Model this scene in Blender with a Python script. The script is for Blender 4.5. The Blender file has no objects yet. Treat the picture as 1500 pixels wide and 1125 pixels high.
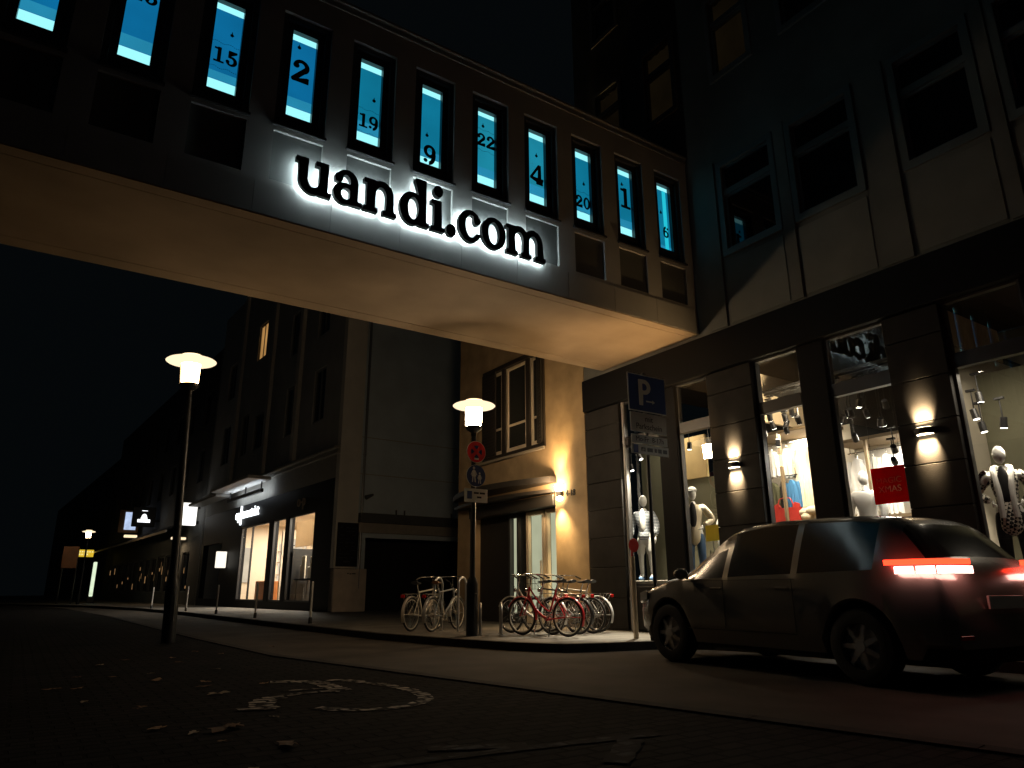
import bpy, bmesh, math, random
import numpy as np
from mathutils import Vector, Matrix
random.seed(7)
scene = bpy.context.scene
COL = scene.collection
R = math.radians
PI = math.pi

# ------------------------------------------------------------------ materials
MATS = {}
def mat(name, color, rough=0.6, metal=0.0, var=0.0, scale=4.0, bump=0.0, bscale=40.0, spec=0.5, coat=0.0, color2=None, detail=6):
    if name in MATS: return MATS[name]
    m = bpy.data.materials.new(name); m.use_nodes = True
    nt = m.node_tree; b = nt.nodes['Principled BSDF']
    b.inputs['Base Color'].default_value = (*color, 1); b.inputs['Roughness'].default_value = rough
    b.inputs['Metallic'].default_value = metal; b.inputs['Specular IOR Level'].default_value = spec
    b.inputs['Coat Weight'].default_value = coat
    tc = nt.nodes.new('ShaderNodeTexCoord')
    if var > 0 or color2:
        n = nt.nodes.new('ShaderNodeTexNoise'); n.inputs['Scale'].default_value = scale; n.inputs['Detail'].default_value = detail
        r = nt.nodes.new('ShaderNodeValToRGB'); r.color_ramp.elements[0].position = 0.3; r.color_ramp.elements[1].position = 0.72
        c2 = color2 or tuple(c * (1 - var) for c in color)
        r.color_ramp.elements[0].color = (*c2, 1); r.color_ramp.elements[1].color = (*color, 1)
        nt.links.new(tc.outputs['Object'], n.inputs['Vector']); nt.links.new(n.outputs['Fac'], r.inputs['Fac'])
        nt.links.new(r.outputs['Color'], b.inputs['Base Color'])
    if bump > 0:
        n2 = nt.nodes.new('ShaderNodeTexNoise'); n2.inputs['Scale'].default_value = bscale; n2.inputs['Detail'].default_value = 4
        bp = nt.nodes.new('ShaderNodeBump'); bp.inputs['Strength'].default_value = bump; bp.inputs['Distance'].default_value = 0.01
        nt.links.new(tc.outputs['Object'], n2.inputs['Vector']); nt.links.new(n2.outputs['Fac'], bp.inputs['Height'])
        nt.links.new(bp.outputs['Normal'], b.inputs['Normal'])
    MATS[name] = m; return m

def emit(name, color, strength, var=0.0, scale=3.0):
    if name in MATS: return MATS[name]
    m = bpy.data.materials.new(name); m.use_nodes = True; nt = m.node_tree; nt.nodes.clear()
    o = nt.nodes.new('ShaderNodeOutputMaterial'); e = nt.nodes.new('ShaderNodeEmission')
    e.inputs['Color'].default_value = (*color, 1); e.inputs['Strength'].default_value = strength
    if var > 0:
        tc = nt.nodes.new('ShaderNodeTexCoord'); n = nt.nodes.new('ShaderNodeTexNoise'); n.inputs['Scale'].default_value = scale
        mr = nt.nodes.new('ShaderNodeMapRange'); mr.inputs['To Min'].default_value = strength * (1 - var); mr.inputs['To Max'].default_value = strength * (1 + var)
        nt.links.new(tc.outputs['Object'], n.inputs['Vector']); nt.links.new(n.outputs['Fac'], mr.inputs['Value']); nt.links.new(mr.outputs['Result'], e.inputs['Strength'])
    nt.links.new(e.outputs['Emission'], o.inputs['Surface'])
    MATS[name] = m; return m

def glass(name, tint=(1, 1, 1), gain=1.0, rough=0.0):
    if name in MATS: return MATS[name]
    m = bpy.data.materials.new(name); m.use_nodes = True; nt = m.node_tree; nt.nodes.clear()
    o = nt.nodes.new('ShaderNodeOutputMaterial'); mx = nt.nodes.new('ShaderNodeMixShader')
    t = nt.nodes.new('ShaderNodeBsdfTransparent'); g = nt.nodes.new('ShaderNodeBsdfGlossy'); f = nt.nodes.new('ShaderNodeFresnel')
    ge = nt.nodes.new('ShaderNodeNewGeometry'); io = nt.nodes.new('ShaderNodeMapRange'); io.inputs['To Min'].default_value = 1.5; io.inputs['To Max'].default_value = 1/1.5
    nt.links.new(ge.outputs['Backfacing'], io.inputs['Value']); nt.links.new(io.outputs['Result'], f.inputs['IOR'])
    t.inputs['Color'].default_value = (*tint, 1); g.inputs['Roughness'].default_value = rough
    mu = nt.nodes.new('ShaderNodeMath'); mu.operation = 'MULTIPLY'; mu.inputs[1].default_value = gain; mu.use_clamp = True
    nt.links.new(f.outputs['Fac'], mu.inputs[0]); nt.links.new(mu.outputs[0], mx.inputs['Fac'])
    nt.links.new(t.outputs[0], mx.inputs[1]); nt.links.new(g.outputs[0], mx.inputs[2]); nt.links.new(mx.outputs[0], o.inputs['Surface'])
    MATS[name] = m; return m

def translucent(name, color):
    m = bpy.data.materials.new(name); m.use_nodes = True; nt = m.node_tree; nt.nodes.clear()
    o = nt.nodes.new('ShaderNodeOutputMaterial'); mx = nt.nodes.new('ShaderNodeMixShader'); mx.inputs['Fac'].default_value = .6
    d = nt.nodes.new('ShaderNodeBsdfDiffuse'); t = nt.nodes.new('ShaderNodeBsdfTranslucent')
    n = nt.nodes.new('ShaderNodeTexNoise'); n.inputs['Scale'].default_value = 3; r = nt.nodes.new('ShaderNodeValToRGB')
    r.color_ramp.elements[0].color = (*[c*.85 for c in color], 1); r.color_ramp.elements[1].color = (*color, 1)
    nt.links.new(n.outputs['Fac'], r.inputs['Fac']); nt.links.new(r.outputs[0], d.inputs['Color']); nt.links.new(r.outputs[0], t.inputs['Color'])
    nt.links.new(d.outputs[0], mx.inputs[1]); nt.links.new(t.outputs[0], mx.inputs[2]); nt.links.new(mx.outputs[0], o.inputs['Surface'])
    MATS[name] = m; return m

def brickmat(name, c1, c2, cm, scale, bw, bh, mortar, rough=0.7, bump=0.6, vertical=False, spec=0.4, wet=0.0):
    m = bpy.data.materials.new(name); m.use_nodes = True; nt = m.node_tree; b = nt.nodes['Principled BSDF']
    tc = nt.nodes.new('ShaderNodeTexCoord'); br = nt.nodes.new('ShaderNodeTexBrick')
    nz = nt.nodes.new('ShaderNodeTexNoise'); nz.inputs['Scale'].default_value = 2.2
    mixv = nt.nodes.new('ShaderNodeMixRGB'); mixv.inputs['Fac'].default_value = 0.045
    nt.links.new(tc.outputs['Object'], nz.inputs['Vector']); nt.links.new(tc.outputs['Object'], mixv.inputs[1]); nt.links.new(nz.outputs['Color'], mixv.inputs[2])
    nt.links.new(mixv.outputs[0], br.inputs['Vector'])
    br.inputs['Scale'].default_value = scale; br.inputs['Brick Width'].default_value = bw; br.inputs['Row Height'].default_value = bh
    br.inputs['Mortar Size'].default_value = mortar; br.inputs['Mortar Smooth'].default_value = 0.3
    br.inputs['Color1'].default_value = (*c1, 1); br.inputs['Color2'].default_value = (*c2, 1); br.inputs['Mortar'].default_value = (*cm, 1)
    n2 = nt.nodes.new('ShaderNodeTexNoise'); n2.inputs['Scale'].default_value = 0.9; n2.inputs['Detail'].default_value = 8
    mul = nt.nodes.new('ShaderNodeMixRGB'); mul.blend_type = 'MULTIPLY'; mul.inputs['Fac'].default_value = 0.7
    rr = nt.nodes.new('ShaderNodeValToRGB'); rr.color_ramp.elements[0].color = (.35, .35, .35, 1); rr.color_ramp.elements[0].position = .3; rr.color_ramp.elements[1].position = .7
    nt.links.new(tc.outputs['Object'], n2.inputs['Vector']); nt.links.new(n2.outputs['Fac'], rr.inputs['Fac'])
    nt.links.new(br.outputs['Color'], mul.inputs[1]); nt.links.new(rr.outputs['Color'], mul.inputs[2]); nt.links.new(mul.outputs[0], b.inputs['Base Color'])
    b.inputs['Roughness'].default_value = rough; b.inputs['Specular IOR Level'].default_value = spec
    n3 = nt.nodes.new('ShaderNodeTexNoise'); n3.inputs['Scale'].default_value = 60
    ad = nt.nodes.new('ShaderNodeMath'); ad.operation = 'MULTIPLY_ADD'; ad.inputs[1].default_value = 0.35
    inv = nt.nodes.new('ShaderNodeMath'); inv.operation = 'SUBTRACT'; inv.inputs[0].default_value = 1.0
    nt.links.new(br.outputs['Fac'], inv.inputs[1]); nt.links.new(n3.outputs['Fac'], ad.inputs[0]); nt.links.new(inv.outputs[0], ad.inputs[2])
    nt.links.new(tc.outputs['Object'], n3.inputs['Vector'])
    bp = nt.nodes.new('ShaderNodeBump'); bp.inputs['Strength'].default_value = bump; bp.inputs['Distance'].default_value = 0.012
    nt.links.new(ad.outputs[0], bp.inputs['Height']); nt.links.new(bp.outputs['Normal'], b.inputs['Normal'])
    MATS[name] = m; return m

def wornpaint(name, paint, under, scale=9.0, thr=0.45):
    m = bpy.data.materials.new(name); m.use_nodes = True; nt = m.node_tree; b = nt.nodes['Principled BSDF']
    tc = nt.nodes.new('ShaderNodeTexCoord'); n = nt.nodes.new('ShaderNodeTexNoise'); n.inputs['Scale'].default_value = scale; n.inputs['Detail'].default_value = 9
    br = nt.nodes.new('ShaderNodeTexBrick'); br.inputs['Scale'].default_value = 1.0; br.inputs['Brick Width'].default_value = .2; br.inputs['Row Height'].default_value = .1; br.inputs['Mortar Size'].default_value = .016
    r = nt.nodes.new('ShaderNodeValToRGB'); r.color_ramp.elements[0].position = thr - .10; r.color_ramp.elements[1].position = thr + .12
    r.color_ramp.elements[0].color = (0, 0, 0, 1); r.color_ramp.elements[1].color = (1, 1, 1, 1)
    mu = nt.nodes.new('ShaderNodeMath'); mu.operation = 'SUBTRACT'; mu.use_clamp = True
    mx = nt.nodes.new('ShaderNodeMixRGB'); mx.inputs[1].default_value = (*under, 1); mx.inputs[2].default_value = (*paint, 1)
    nt.links.new(tc.outputs['Object'], n.inputs['Vector']); nt.links.new(tc.outputs['Object'], br.inputs['Vector'])
    nt.links.new(n.outputs['Fac'], r.inputs['Fac']); nt.links.new(r.outputs['Color'], mu.inputs[0]); nt.links.new(br.outputs['Fac'], mu.inputs[1])
    nt.links.new(mu.outputs[0], mx.inputs['Fac']); nt.links.new(mx.outputs[0], b.inputs['Base Color'])
    b.inputs['Roughness'].default_value = .9; b.inputs['Specular IOR Level'].default_value = .06
    MATS[name] = m; return m

# ------------------------------------------------------------------ mesh helper
ORI = {}
class MB:
    def __init__(s): s.v = []; s.f = []
    def add(s, vs, fs):
        o = len(s.v); s.v += [tuple(v) for v in vs]; s.f += [tuple(i + o for i in f) for f in fs]; return s
    def box(s, x0, x1, y0, y1, z0, z1):
        return s.add([(x0,y0,z0),(x1,y0,z0),(x1,y1,z0),(x0,y1,z0),(x0,y0,z1),(x1,y0,z1),(x1,y1,z1),(x0,y1,z1)],
                     [(0,3,2,1),(4,5,6,7),(0,1,5,4),(1,2,6,5),(2,3,7,6),(3,0,4,7)])
    def bbox(s, x0, x1, y0, y1, z0, z1, b=.01):
        # box with chamfered edges
        vs = []
        for z, i in ((z0, b), (z0 + b, 0), (z1 - b, 0), (z1, b)):
            vs += [(x0+i+b,y0+i,z),(x1-i-b,y0+i,z),(x1-i,y0+i+b,z),(x1-i,y1-i-b,z),(x1-i-b,y1-i,z),(x0+i+b,y1-i,z),(x0+i,y1-i-b,z),(x0+i,y0+i+b,z)]
        fs = [tuple(range(7, -1, -1)), tuple(range(24, 32))]
        for k in range(3):
            for j in range(8): fs.append((k*8+j, k*8+(j+1)%8, k*8+8+(j+1)%8, k*8+8+j))
        return s.add(vs, fs)
    def quad(s, a, b, c, d): return s.add([a,b,c,d], [(0,1,2,3)])
    def cyl(s, p0, p1, r0, r1=None, n=12, cap=True):
        p0 = Vector(p0); p1 = Vector(p1); r1 = r0 if r1 is None else r1
        d = (p1 - p0).normalized(); a = d.orthogonal().normalized(); b = d.cross(a)
        vs = []
        for p, r in ((p0, r0), (p1, r1)):
            for k in range(n):
                t = 2*PI*k/n; vs.append(p + a*(r*math.cos(t)) + b*(r*math.sin(t)))
        fs = [(k, (k+1)%n, n+(k+1)%n, n+k) for k in range(n)]
        if cap: fs += [tuple(range(n-1, -1, -1)), tuple(range(n, 2*n))]
        return s.add(vs, fs)
    def tube(s, pts, r, n=8, closed=False, r2=None):
        pts = [Vector(p) for p in pts]; m = len(pts); vs = []; prev = None
        for i, p in enumerate(pts):
            if closed: d = (pts[(i+1)%m] - pts[i-1]).normalized()
            else: d = (pts[min(i+1,m-1)] - pts[max(i-1,0)]).normalized()
            a = d.orthogonal().normalized() if prev is None else (prev - d*prev.dot(d)).normalized()
            prev = a; b = d.cross(a)
            rr = r if r2 is None else r + (r2 - r)*i/(m-1)
            for k in range(n):
                t = 2*PI*k/n; vs.append(p + a*(rr*math.cos(t)) + b*(rr*math.sin(t)))
        fs = []
        for i in range(m if closed else m-1):
            j = (i+1) % m
            for k in range(n): fs.append((i*n+k, i*n+(k+1)%n, j*n+(k+1)%n, j*n+k))
        if not closed: fs += [tuple(range(n-1,-1,-1)), tuple((m-1)*n+k for k in range(n))]
        return s.add(vs, fs)
    def lathe(s, prof, c, n=24, axis='z', cap=True):
        vs = []; m = len(prof)
        for r, h in prof:
            for k in range(n):
                t = 2*PI*k/n; x, y = r*math.cos(t), r*math.sin(t)
                p = (x, y, h) if axis == 'z' else ((x, h, y) if axis == 'y' else (h, x, y))
                vs.append((c[0]+p[0], c[1]+p[1], c[2]+p[2]))
        fs = [(i*n+k, i*n+(k+1)%n, (i+1)*n+(k+1)%n, (i+1)*n+k) for i in range(m-1) for k in range(n)]
        if cap and prof[0][0] > 1e-6: fs.append(tuple(range(n-1,-1,-1)))
        if cap and prof[-1][0] > 1e-6: fs.append(tuple((m-1)*n+k for k in range(n)))
        return s.add(vs, fs)
    def ell(s, c, r, nu=16, nv=10):
        prof = [(math.sin(PI*i/nv), -math.cos(PI*i/nv)) for i in range(nv+1)]
        o = len(s.v); s.lathe([(max(a, 1e-7), h) for a, h in prof], (0,0,0), nu)
        for i in range(o, len(s.v)):
            v = s.v[i]; s.v[i] = (c[0]+v[0]*r[0], c[1]+v[1]*r[1], c[2]+v[2]*r[2])
        return s
    def torus(s, c, R_, r, axis='y', n=36, k=8):
        pts = []
        for i in range(n):
            t = 2*PI*i/n; a, b = R_*math.cos(t), R_*math.sin(t)
            p = (a, 0, b) if axis == 'y' else ((a, b, 0) if axis == 'z' else (0, a, b))
            pts.append((c[0]+p[0], c[1]+p[1], c[2]+p[2]))
        return s.tube(pts, r, k, closed=True)
    def prism(s, poly, fn, d0, d1):
        # poly: 2D points, fn(u,v,d)->3D
        n = len(poly)
        vs = [fn(u, v, d0) for u, v in poly] + [fn(u, v, d1) for u, v in poly]
        fs = [tuple(range(n-1,-1,-1)), tuple(range(n, 2*n))] + [(k, (k+1)%n, n+(k+1)%n, n+k) for k in range(n)]
        return s.add(vs, fs)
    def build(s, name, m, parent=None, smooth=False, label=None, norm=True):
        o0 = ORI.get(parent.name, Vector((0,0,0))) if parent else Vector((0,0,0))
        me = bpy.data.meshes.new(name)
        me.from_pydata([tuple(Vector(v) - o0) for v in s.v], [], s.f)
        if norm:
            bm = bmesh.new(); bm.from_mesh(me); bmesh.ops.recalc_face_normals(bm, faces=bm.faces); bm.to_mesh(me); bm.free()
        if smooth:
            me.shade_smooth()
            try: me.set_sharp_from_angle(angle=R(40))
            except Exception: pass
        me.materials.append(m)
        ob = bpy.data.objects.new(name, me); COL.objects.link(ob)
        if parent: ob.parent = parent; ORI[ob.name] = o0
        if label: ob['label'] = label
        return ob

def tag(o, label=None, cat=None, group=None, kind=None):
    if label: o['label'] = label
    if cat: o['category'] = cat
    if group: o['group'] = group
    if kind: o['kind'] = kind
    return o

def thing(name, label, cat, loc=(0,0,0), rotz=0.0, group=None, local=False):
    o = bpy.data.objects.new(name, None); COL.objects.link(o)
    o.location = loc; o.rotation_euler = (0, 0, rotz); o.empty_display_size = .2
    ORI[o.name] = Vector((0,0,0)) if (local or rotz) else Vector(loc)
    tag(o, label, cat, group); return o

def mesh_thing(mb, name, m, label, cat, group=None, smooth=False):
    # a top-level thing that is one mesh (origin moved to its base)
    xs = [v[0] for v in mb.v]; ys = [v[1] for v in mb.v]; zs = [v[2] for v in mb.v]
    c = Vector(((min(xs)+max(xs))/2, (min(ys)+max(ys))/2, min(zs)))
    mb.v = [tuple(Vector(v) - c) for v in mb.v]
    o = mb.build(name, m, None, smooth); o.location = c
    return tag(o, label, cat, group)

def copy_tree(o, parent=None):
    c = o.copy(); COL.objects.link(c); c.parent = parent
    for ch in list(o.children): copy_tree(ch, c)
    return c

def dup(root, loc, rotz, label=None):
    c = copy_tree(root); c.location = loc; c.rotation_euler = (0, 0, rotz)
    if label: c['label'] = label
    return c

def wall(axis, plane, depth, u0, u1, z0, z1, ops):
    mb = MB()
    us = sorted({u0, u1, *[min(max(a, u0), u1) for o in ops for a in o[:2]]}); zs = sorted({z0, z1, *[min(max(a, z0), z1) for o in ops for a in o[2:4]]})
    P = (lambda u, z, d: (plane + d, u, z)) if axis == 'x' else (lambda u, z, d: (u, plane + d, z))
    def solid(i, j):
        if i < 0 or j < 0 or i >= len(us)-1 or j >= len(zs)-1: return False
        cu, cz = (us[i]+us[i+1])/2, (zs[j]+zs[j+1])/2
        return not any(o[0] < cu < o[1] and o[2] < cz < o[3] for o in ops)
    for i in range(len(us)-1):
        for j in range(len(zs)-1):
            if not solid(i, j): continue
            a, b, c, d = us[i], us[i+1], zs[j], zs[j+1]
            mb.quad(P(a,c,0), P(b,c,0), P(b,d,0), P(a,d,0)); mb.quad(P(a,c,depth), P(a,d,depth), P(b,d,depth), P(b,c,depth))
            if not solid(i-1, j): mb.quad(P(a,c,0), P(a,d,0), P(a,d,depth), P(a,c,depth))
            if not solid(i+1, j): mb.quad(P(b,c,0), P(b,c,depth), P(b,d,depth), P(b,d,0))
            if not solid(i, j-1): mb.quad(P(a,c,0), P(a,c,depth), P(b,c,depth), P(b,c,0))
            if not solid(i, j+1): mb.quad(P(a,d,0), P(b,d,0), P(b,d,depth), P(a,d,depth))
    return mb

def frame(mb, axis, p0, p1, u0, u1, z0, z1, w, wb=None, wt=None):
    # rectangular ring of four bars
    wb = w if wb is None else wb; wt = w if wt is None else wt
    B = (lambda a, b, c, d: mb.box(p0, p1, a, b, c, d)) if axis == 'x' else (lambda a, b, c, d: mb.box(a, b, p0, p1, c, d))
    B(u0, u0+w, z0, z1); B(u1-w, u1, z0, z1); B(u0+w, u1-w, z0, z0+wb); B(u0+w, u1-w, z1-wt, z1)
    return mb

def light(kind, name, loc, energy, color, parent=None, target=None, size=.1, spot=60, blend=.6, sizey=None):
    l = bpy.data.lights.new(name, kind); l.energy = energy; l.color = color
    o = bpy.data.objects.new(name, l); COL.objects.link(o)
    p0 = ORI.get(parent.name, Vector((0,0,0))) if parent else Vector((0,0,0))
    o.location = Vector(loc) - p0
    if target is not None:
        o.rotation_euler = (Vector(target) - Vector(loc)).to_track_quat('-Z', 'Y').to_euler()
    if kind == 'SPOT': l.spot_size = R(spot); l.spot_blend = blend; l.shadow_soft_size = size
    elif kind == 'AREA':
        l.size = size
        if sizey: l.shape = 'RECTANGLE'; l.size_y = sizey
    else: l.shadow_soft_size = size
    if parent: o.parent = parent
    return o

def skin(name, chains, m, parent, sub=2, root=0):
    # chains: list of [(x,y,z,rx,ry), ...]; a point given as int refers to an earlier vertex
    vs, es, rs = [], [], []
    for ch in chains:
        prev = None
        for p in ch:
            if isinstance(p, int): i = p
            else:
                i = len(vs); vs.append(p[:3]); rs.append((p[3], p[4] if len(p) > 4 else p[3]))
            if prev is not None: es.append((prev, i))
            prev = i
    me = bpy.data.meshes.new(name); me.from_pydata(vs, es, [])
    ob = bpy.data.objects.new(name, me); COL.objects.link(ob)
    sm = ob.modifiers.new('Skin', 'SKIN'); sm.use_smooth_shade = True
    sm.branch_smoothing = .3
    for i, r in enumerate(rs):
        me.skin_vertices[0].data[i].radius = r
        me.skin_vertices[0].data[i].use_root = (i == root)
    if sub: 
        ss = ob.modifiers.new('Subdivision', 'SUBSURF'); ss.levels = sub; ss.render_levels = sub
    me.materials.append(m)
    if parent: ob.parent = parent; ORI[ob.name] = ORI.get(parent.name, Vector((0,0,0)))
    return ob

# ------------------------------------------------------------------ lettering
def _grid(fn, w, h, y0, st=.02):
    xs = np.arange(-.12, w + .12, st); ys = np.arange(y0, h, st)
    X, Y = np.meshgrid(xs, ys); F = fn(X, Y); return xs, ys, F
def contour(fn, w, h, y0, st=.02):
    xs, ys, F = _grid(fn, w, h, y0, st); F = np.where(np.abs(F) < 1e-6, 1e-6, F)
    def pt(e):
        k, i, j = e
        if k == 'h':
            a, b = F[j, i], F[j, i+1]; t = a/(a-b); return (xs[i] + t*st, ys[j])
        a, b = F[j, i], F[j+1, i]; t = a/(a-b); return (xs[i], ys[j] + t*st)
    nxt = {}
    ny, nx = F.shape
    for j in range(ny-1):
        for i in range(nx-1):
            s = (F[j,i] < 0) | ((F[j,i+1] < 0) << 1) | ((F[j+1,i+1] < 0) << 2) | ((F[j+1,i] < 0) << 3)
            if s in (0, 15): continue
            b, r, t, l = ('h',i,j), ('v',i+1,j), ('h',i,j+1), ('v',i,j)
            T = {1:[(l,b)],2:[(b,r)],3:[(l,r)],4:[(r,t)],5:[(l,b),(r,t)],6:[(b,t)],7:[(l,t)],8:[(t,l)],9:[(t,b)],10:[(b,r),(t,l)],11:[(t,r)],12:[(r,l)],13:[(r,b)],14:[(b,l)]}
            for a, c in T[int(s)]: nxt[a] = c
    loops = []
    while nxt:
        st0 = next(iter(nxt)); cur = st0; lp = []
        while cur in nxt:
            lp.append(pt(cur)); cur = nxt.pop(cur)
        # drop collinear points
        out = []
        for k in range(len(lp)):
            a, b, c = lp[k-1], lp[k], lp[(k+1) % len(lp)]
            if abs((b[0]-a[0])*(c[1]-b[1]) - (b[1]-a[1])*(c[0]-b[0])) > 1e-6: out.append(b)
        if len(out) > 2: loops.append(out)
    return loops
def rc(x0, y0, x1, y1): return lambda X, Y: np.maximum(np.maximum(x0-X, X-x1), np.maximum(y0-Y, Y-y1))
def el(cx, cy, rx, ry): return lambda X, Y: (np.sqrt(((X-cx)/rx)**2 + ((Y-cy)/ry)**2) - 1)*min(rx, ry)
def U(*f): return lambda X, Y: np.minimum.reduce([g(X, Y) for g in f])
def I(*f): return lambda X, Y: np.maximum.reduce([g(X, Y) for g in f])
def D(a, b): return lambda X, Y: np.maximum(a(X, Y), -b(X, Y))
def cap(x0, y0, x1, y1, r):
    def g(X, Y):
        dx, dy = x1-x0, y1-y0; t = np.clip(((X-x0)*dx+(Y-y0)*dy)/(dx*dx+dy*dy), 0, 1)
        return np.hypot(X-x0-t*dx, Y-y0-t*dy) - r
    return g
BIG = 9
def arch(x): return I(D(el(x, .58, .45, .45), el(x-.01, .55, .19, .27)), rc(x-.34, .53, BIG, BIG))
G = {
 'u': (1.2, U(rc(.1,.4,.38,1), rc(-.02,.85,.38,1), I(D(el(.57,.42,.47,.44), el(.58,.45,.2,.27)), rc(-BIG,-BIG,.9,.43)), rc(.77,0,1.05,1), rc(.62,.85,1.05,1), rc(.77,0,1.18,.15))),
 'n': (1.26, U(rc(.1,0,.38,1), rc(-.02,.85,.38,1), arch(.61), rc(.79,0,1.06,.56), rc(-.02,0,.5,.15), rc(.67,0,1.18,.15))),
 'm': (1.9, U(rc(.1,0,.38,1), rc(-.02,.85,.38,1), arch(.58), rc(.76,0,1.03,.56), arch(1.23), rc(1.41,0,1.68,.56), rc(-.02,0,.5,.15), rc(.65,0,1.14,.15), rc(1.3,0,1.8,.15))),
 'a': (1.08, U(rc(.6,0,.87,.7), I(D(el(.47,.63,.40,.39), el(.44,.62,.16,.24)), rc(-BIG,.62,BIG,BIG)), el(.2,.74,.15,.14), I(D(el(.42,.3,.40,.32), el(.46,.3,.16,.17)), rc(-BIG,-BIG,.75,BIG)), rc(.6,0,1.03,.15))),
 'd': (1.2, U(I(D(el(.5,.49,.48,.52), el(.54,.5,.2,.35)), rc(-BIG,-BIG,.8,BIG)), rc(.74,0,1.02,1.5), rc(.58,1.36,1.02,1.5), rc(.74,0,1.16,.15))),
 'i': (.64, U(rc(.16,0,.44,1), rc(.02,.85,.44,1), rc(.02,0,.58,.15), el(.29,1.3,.19,.19))),
 '.': (.46, el(.2,.17,.2,.2)),
 'c': (1.0, U(D(D(el(.52,.5,.5,.53), el(.57,.5,.25,.37)), rc(.62,.3,BIG,.72)), el(.8,.74,.15,.15))),
 'o': (1.1, D(el(.53,.5,.53,.53), el(.53,.5,.24,.37))),
 '0': (.95, D(el(.45,.7,.44,.72), el(.45,.7,.19,.5))),
 '1': (.85, U(rc(.27,0,.55,1.4), rc(.03,1.16,.55,1.33), rc(.02,0,.8,.17))),
 '2': (1.0, U(D(D(el(.47,.98,.44,.44), el(.45,.97,.2,.23)), rc(-BIG,.4,.44,.98)), el(.19,1.0,.17,.17), I(cap(.75,.9,.1,.12,.14), rc(-BIG,-BIG,BIG,.98)), rc(.03,0,.92,.22), rc(.74,0,.92,.38))),
 '3': (.95, U(D(D(el(.44,1.03,.38,.38), el(.42,1.02,.16,.2)), rc(-BIG,.6,.4,1.06)), D(D(el(.43,.4,.43,.42), el(.4,.4,.19,.23)), rc(-BIG,.36,.4,BIG)), el(.17,1.06,.14,.14), el(.16,.34,.15,.15))),
 '4': (1.0, U(rc(.60,0,.84,1.4), rc(.0,.30,1.02,.47), I(cap(.70,1.36,.09,.42,.085), rc(-BIG,.3,BIG,1.4)), rc(.46,0,.98,.14))),
 '5': (.95, U(rc(.16,1.2,.82,1.4), rc(.16,.72,.34,1.35), D(D(el(.44,.45,.44,.46), el(.4,.44,.19,.26)), rc(-BIG,.36,.32,BIG)), el(.16,.36,.15,.15))),
 '6': (.95, U(D(el(.46,.44,.43,.46), el(.46,.43,.18,.25)), I(D(el(.52,.7,.5,.72), el(.56,.68,.26,.5)), rc(-BIG,.4,.5,BIG)), el(.74,1.15,.14,.14))),
 '9': (.95, U(D(el(.44,.96,.43,.46), el(.44,.97,.18,.25)), I(D(el(.38,.7,.5,.72), el(.34,.72,.26,.5)), rc(.4,-BIG,BIG,1.0)), el(.16,.25,.14,.14))),
}
CONT = {}
def glyph(ch):
    if ch not in CONT: CONT[ch] = contour(G[ch][1], G[ch][0], 1.62, -.12)
    return CONT[ch]
def curve_mesh(name, loops, depth):
    cu = bpy.data.curves.new(name, 'CURVE'); cu.dimensions = '2D'; cu.fill_mode = 'BOTH'; cu.extrude = depth/2
    for lp in loops:
        sp = cu.splines.new('POLY'); sp.points.add(len(lp)-1); sp.use_cyclic_u = True
        for k, p in enumerate(lp): sp.points[k].co = (p[0], p[1], 0, 1)
    ob = bpy.data.objects.new(name, cu); me = bpy.data.meshes.new_from_object(ob)
    bpy.data.objects.remove(ob); bpy.data.curves.remove(cu); return me
def font_mesh(name, text, size, depth, align='CENTER'):
    cu = bpy.data.curves.new(name, 'FONT'); cu.body = text; cu.size = size; cu.extrude = depth/2; cu.align_x = align; cu.align_y = 'CENTER'
    ob = bpy.data.objects.new(name, cu); me = bpy.data.meshes.new_from_object(ob)
    bpy.data.objects.remove(ob); bpy.data.curves.remove(cu); return me
def put_mesh(name, me, mtx, m, parent, label=None):
    # bake a matrix (world) into a flat-lettering mesh
    o0 = ORI.get(parent.name, Vector((0,0,0))) if parent else Vector((0,0,0))
    me.transform(Matrix.Translation(-o0) @ mtx); me.materials.clear(); me.materials.append(m); me.name = name
    ob = bpy.data.objects.new(name, me); COL.objects.link(ob)
    if parent: ob.parent = parent; ORI[ob.name] = o0
    if label: ob['label'] = label
    return ob
def basis(origin, ux, uy, uz=None):
    ux = Vector(ux).normalized(); uy = Vector(uy).normalized(); uz = ux.cross(uy)
    M_ = Matrix.Identity(4)
    for r in range(3): M_[r][0] = ux[r]; M_[r][1] = uy[r]; M_[r][2] = uz[r]; M_[r][3] = origin[r]
    return M_
def word_loops(text, gap=.06):
    x = 0; out = []
    for ch in text:
        out.append((ch, x)); x += G[ch][0] + gap
    return out, x - gap
# ------------------------------------------------------------------ camera, world, render
cam = bpy.data.cameras.new('camera'); cam_o = bpy.data.objects.new('camera', cam); COL.objects.link(cam_o)
FPX = 1040.0
cam.sensor_width = 36.0; cam.lens = FPX/1500*36; cam.clip_end = 2000; cam.clip_start = .05
pt_, rl_ = R(16.2), R(0.3)
yw_ = math.atan((750-21.0)/(FPX/math.cos(pt_)))
hd = Vector((math.sin(yw_), math.cos(yw_), 0)); rt = Vector((math.cos(yw_), -math.sin(yw_), 0)); up = Vector((0, 0, 1))
fw = hd*math.cos(pt_) + up*math.sin(pt_); u_ = -hd*math.sin(pt_) + up*math.cos(pt_)
R2 = rt*math.cos(rl_) - u_*math.sin(rl_); U2 = rt*math.sin(rl_) + u_*math.cos(rl_)
mw = Matrix.Identity(4)
for r in range(3): mw[r][0] = R2[r]; mw[r][1] = U2[r]; mw[r][2] = -fw[r]
mw[2][3] = .8
cam_o.matrix_world = mw
scene.camera = cam_o

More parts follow.
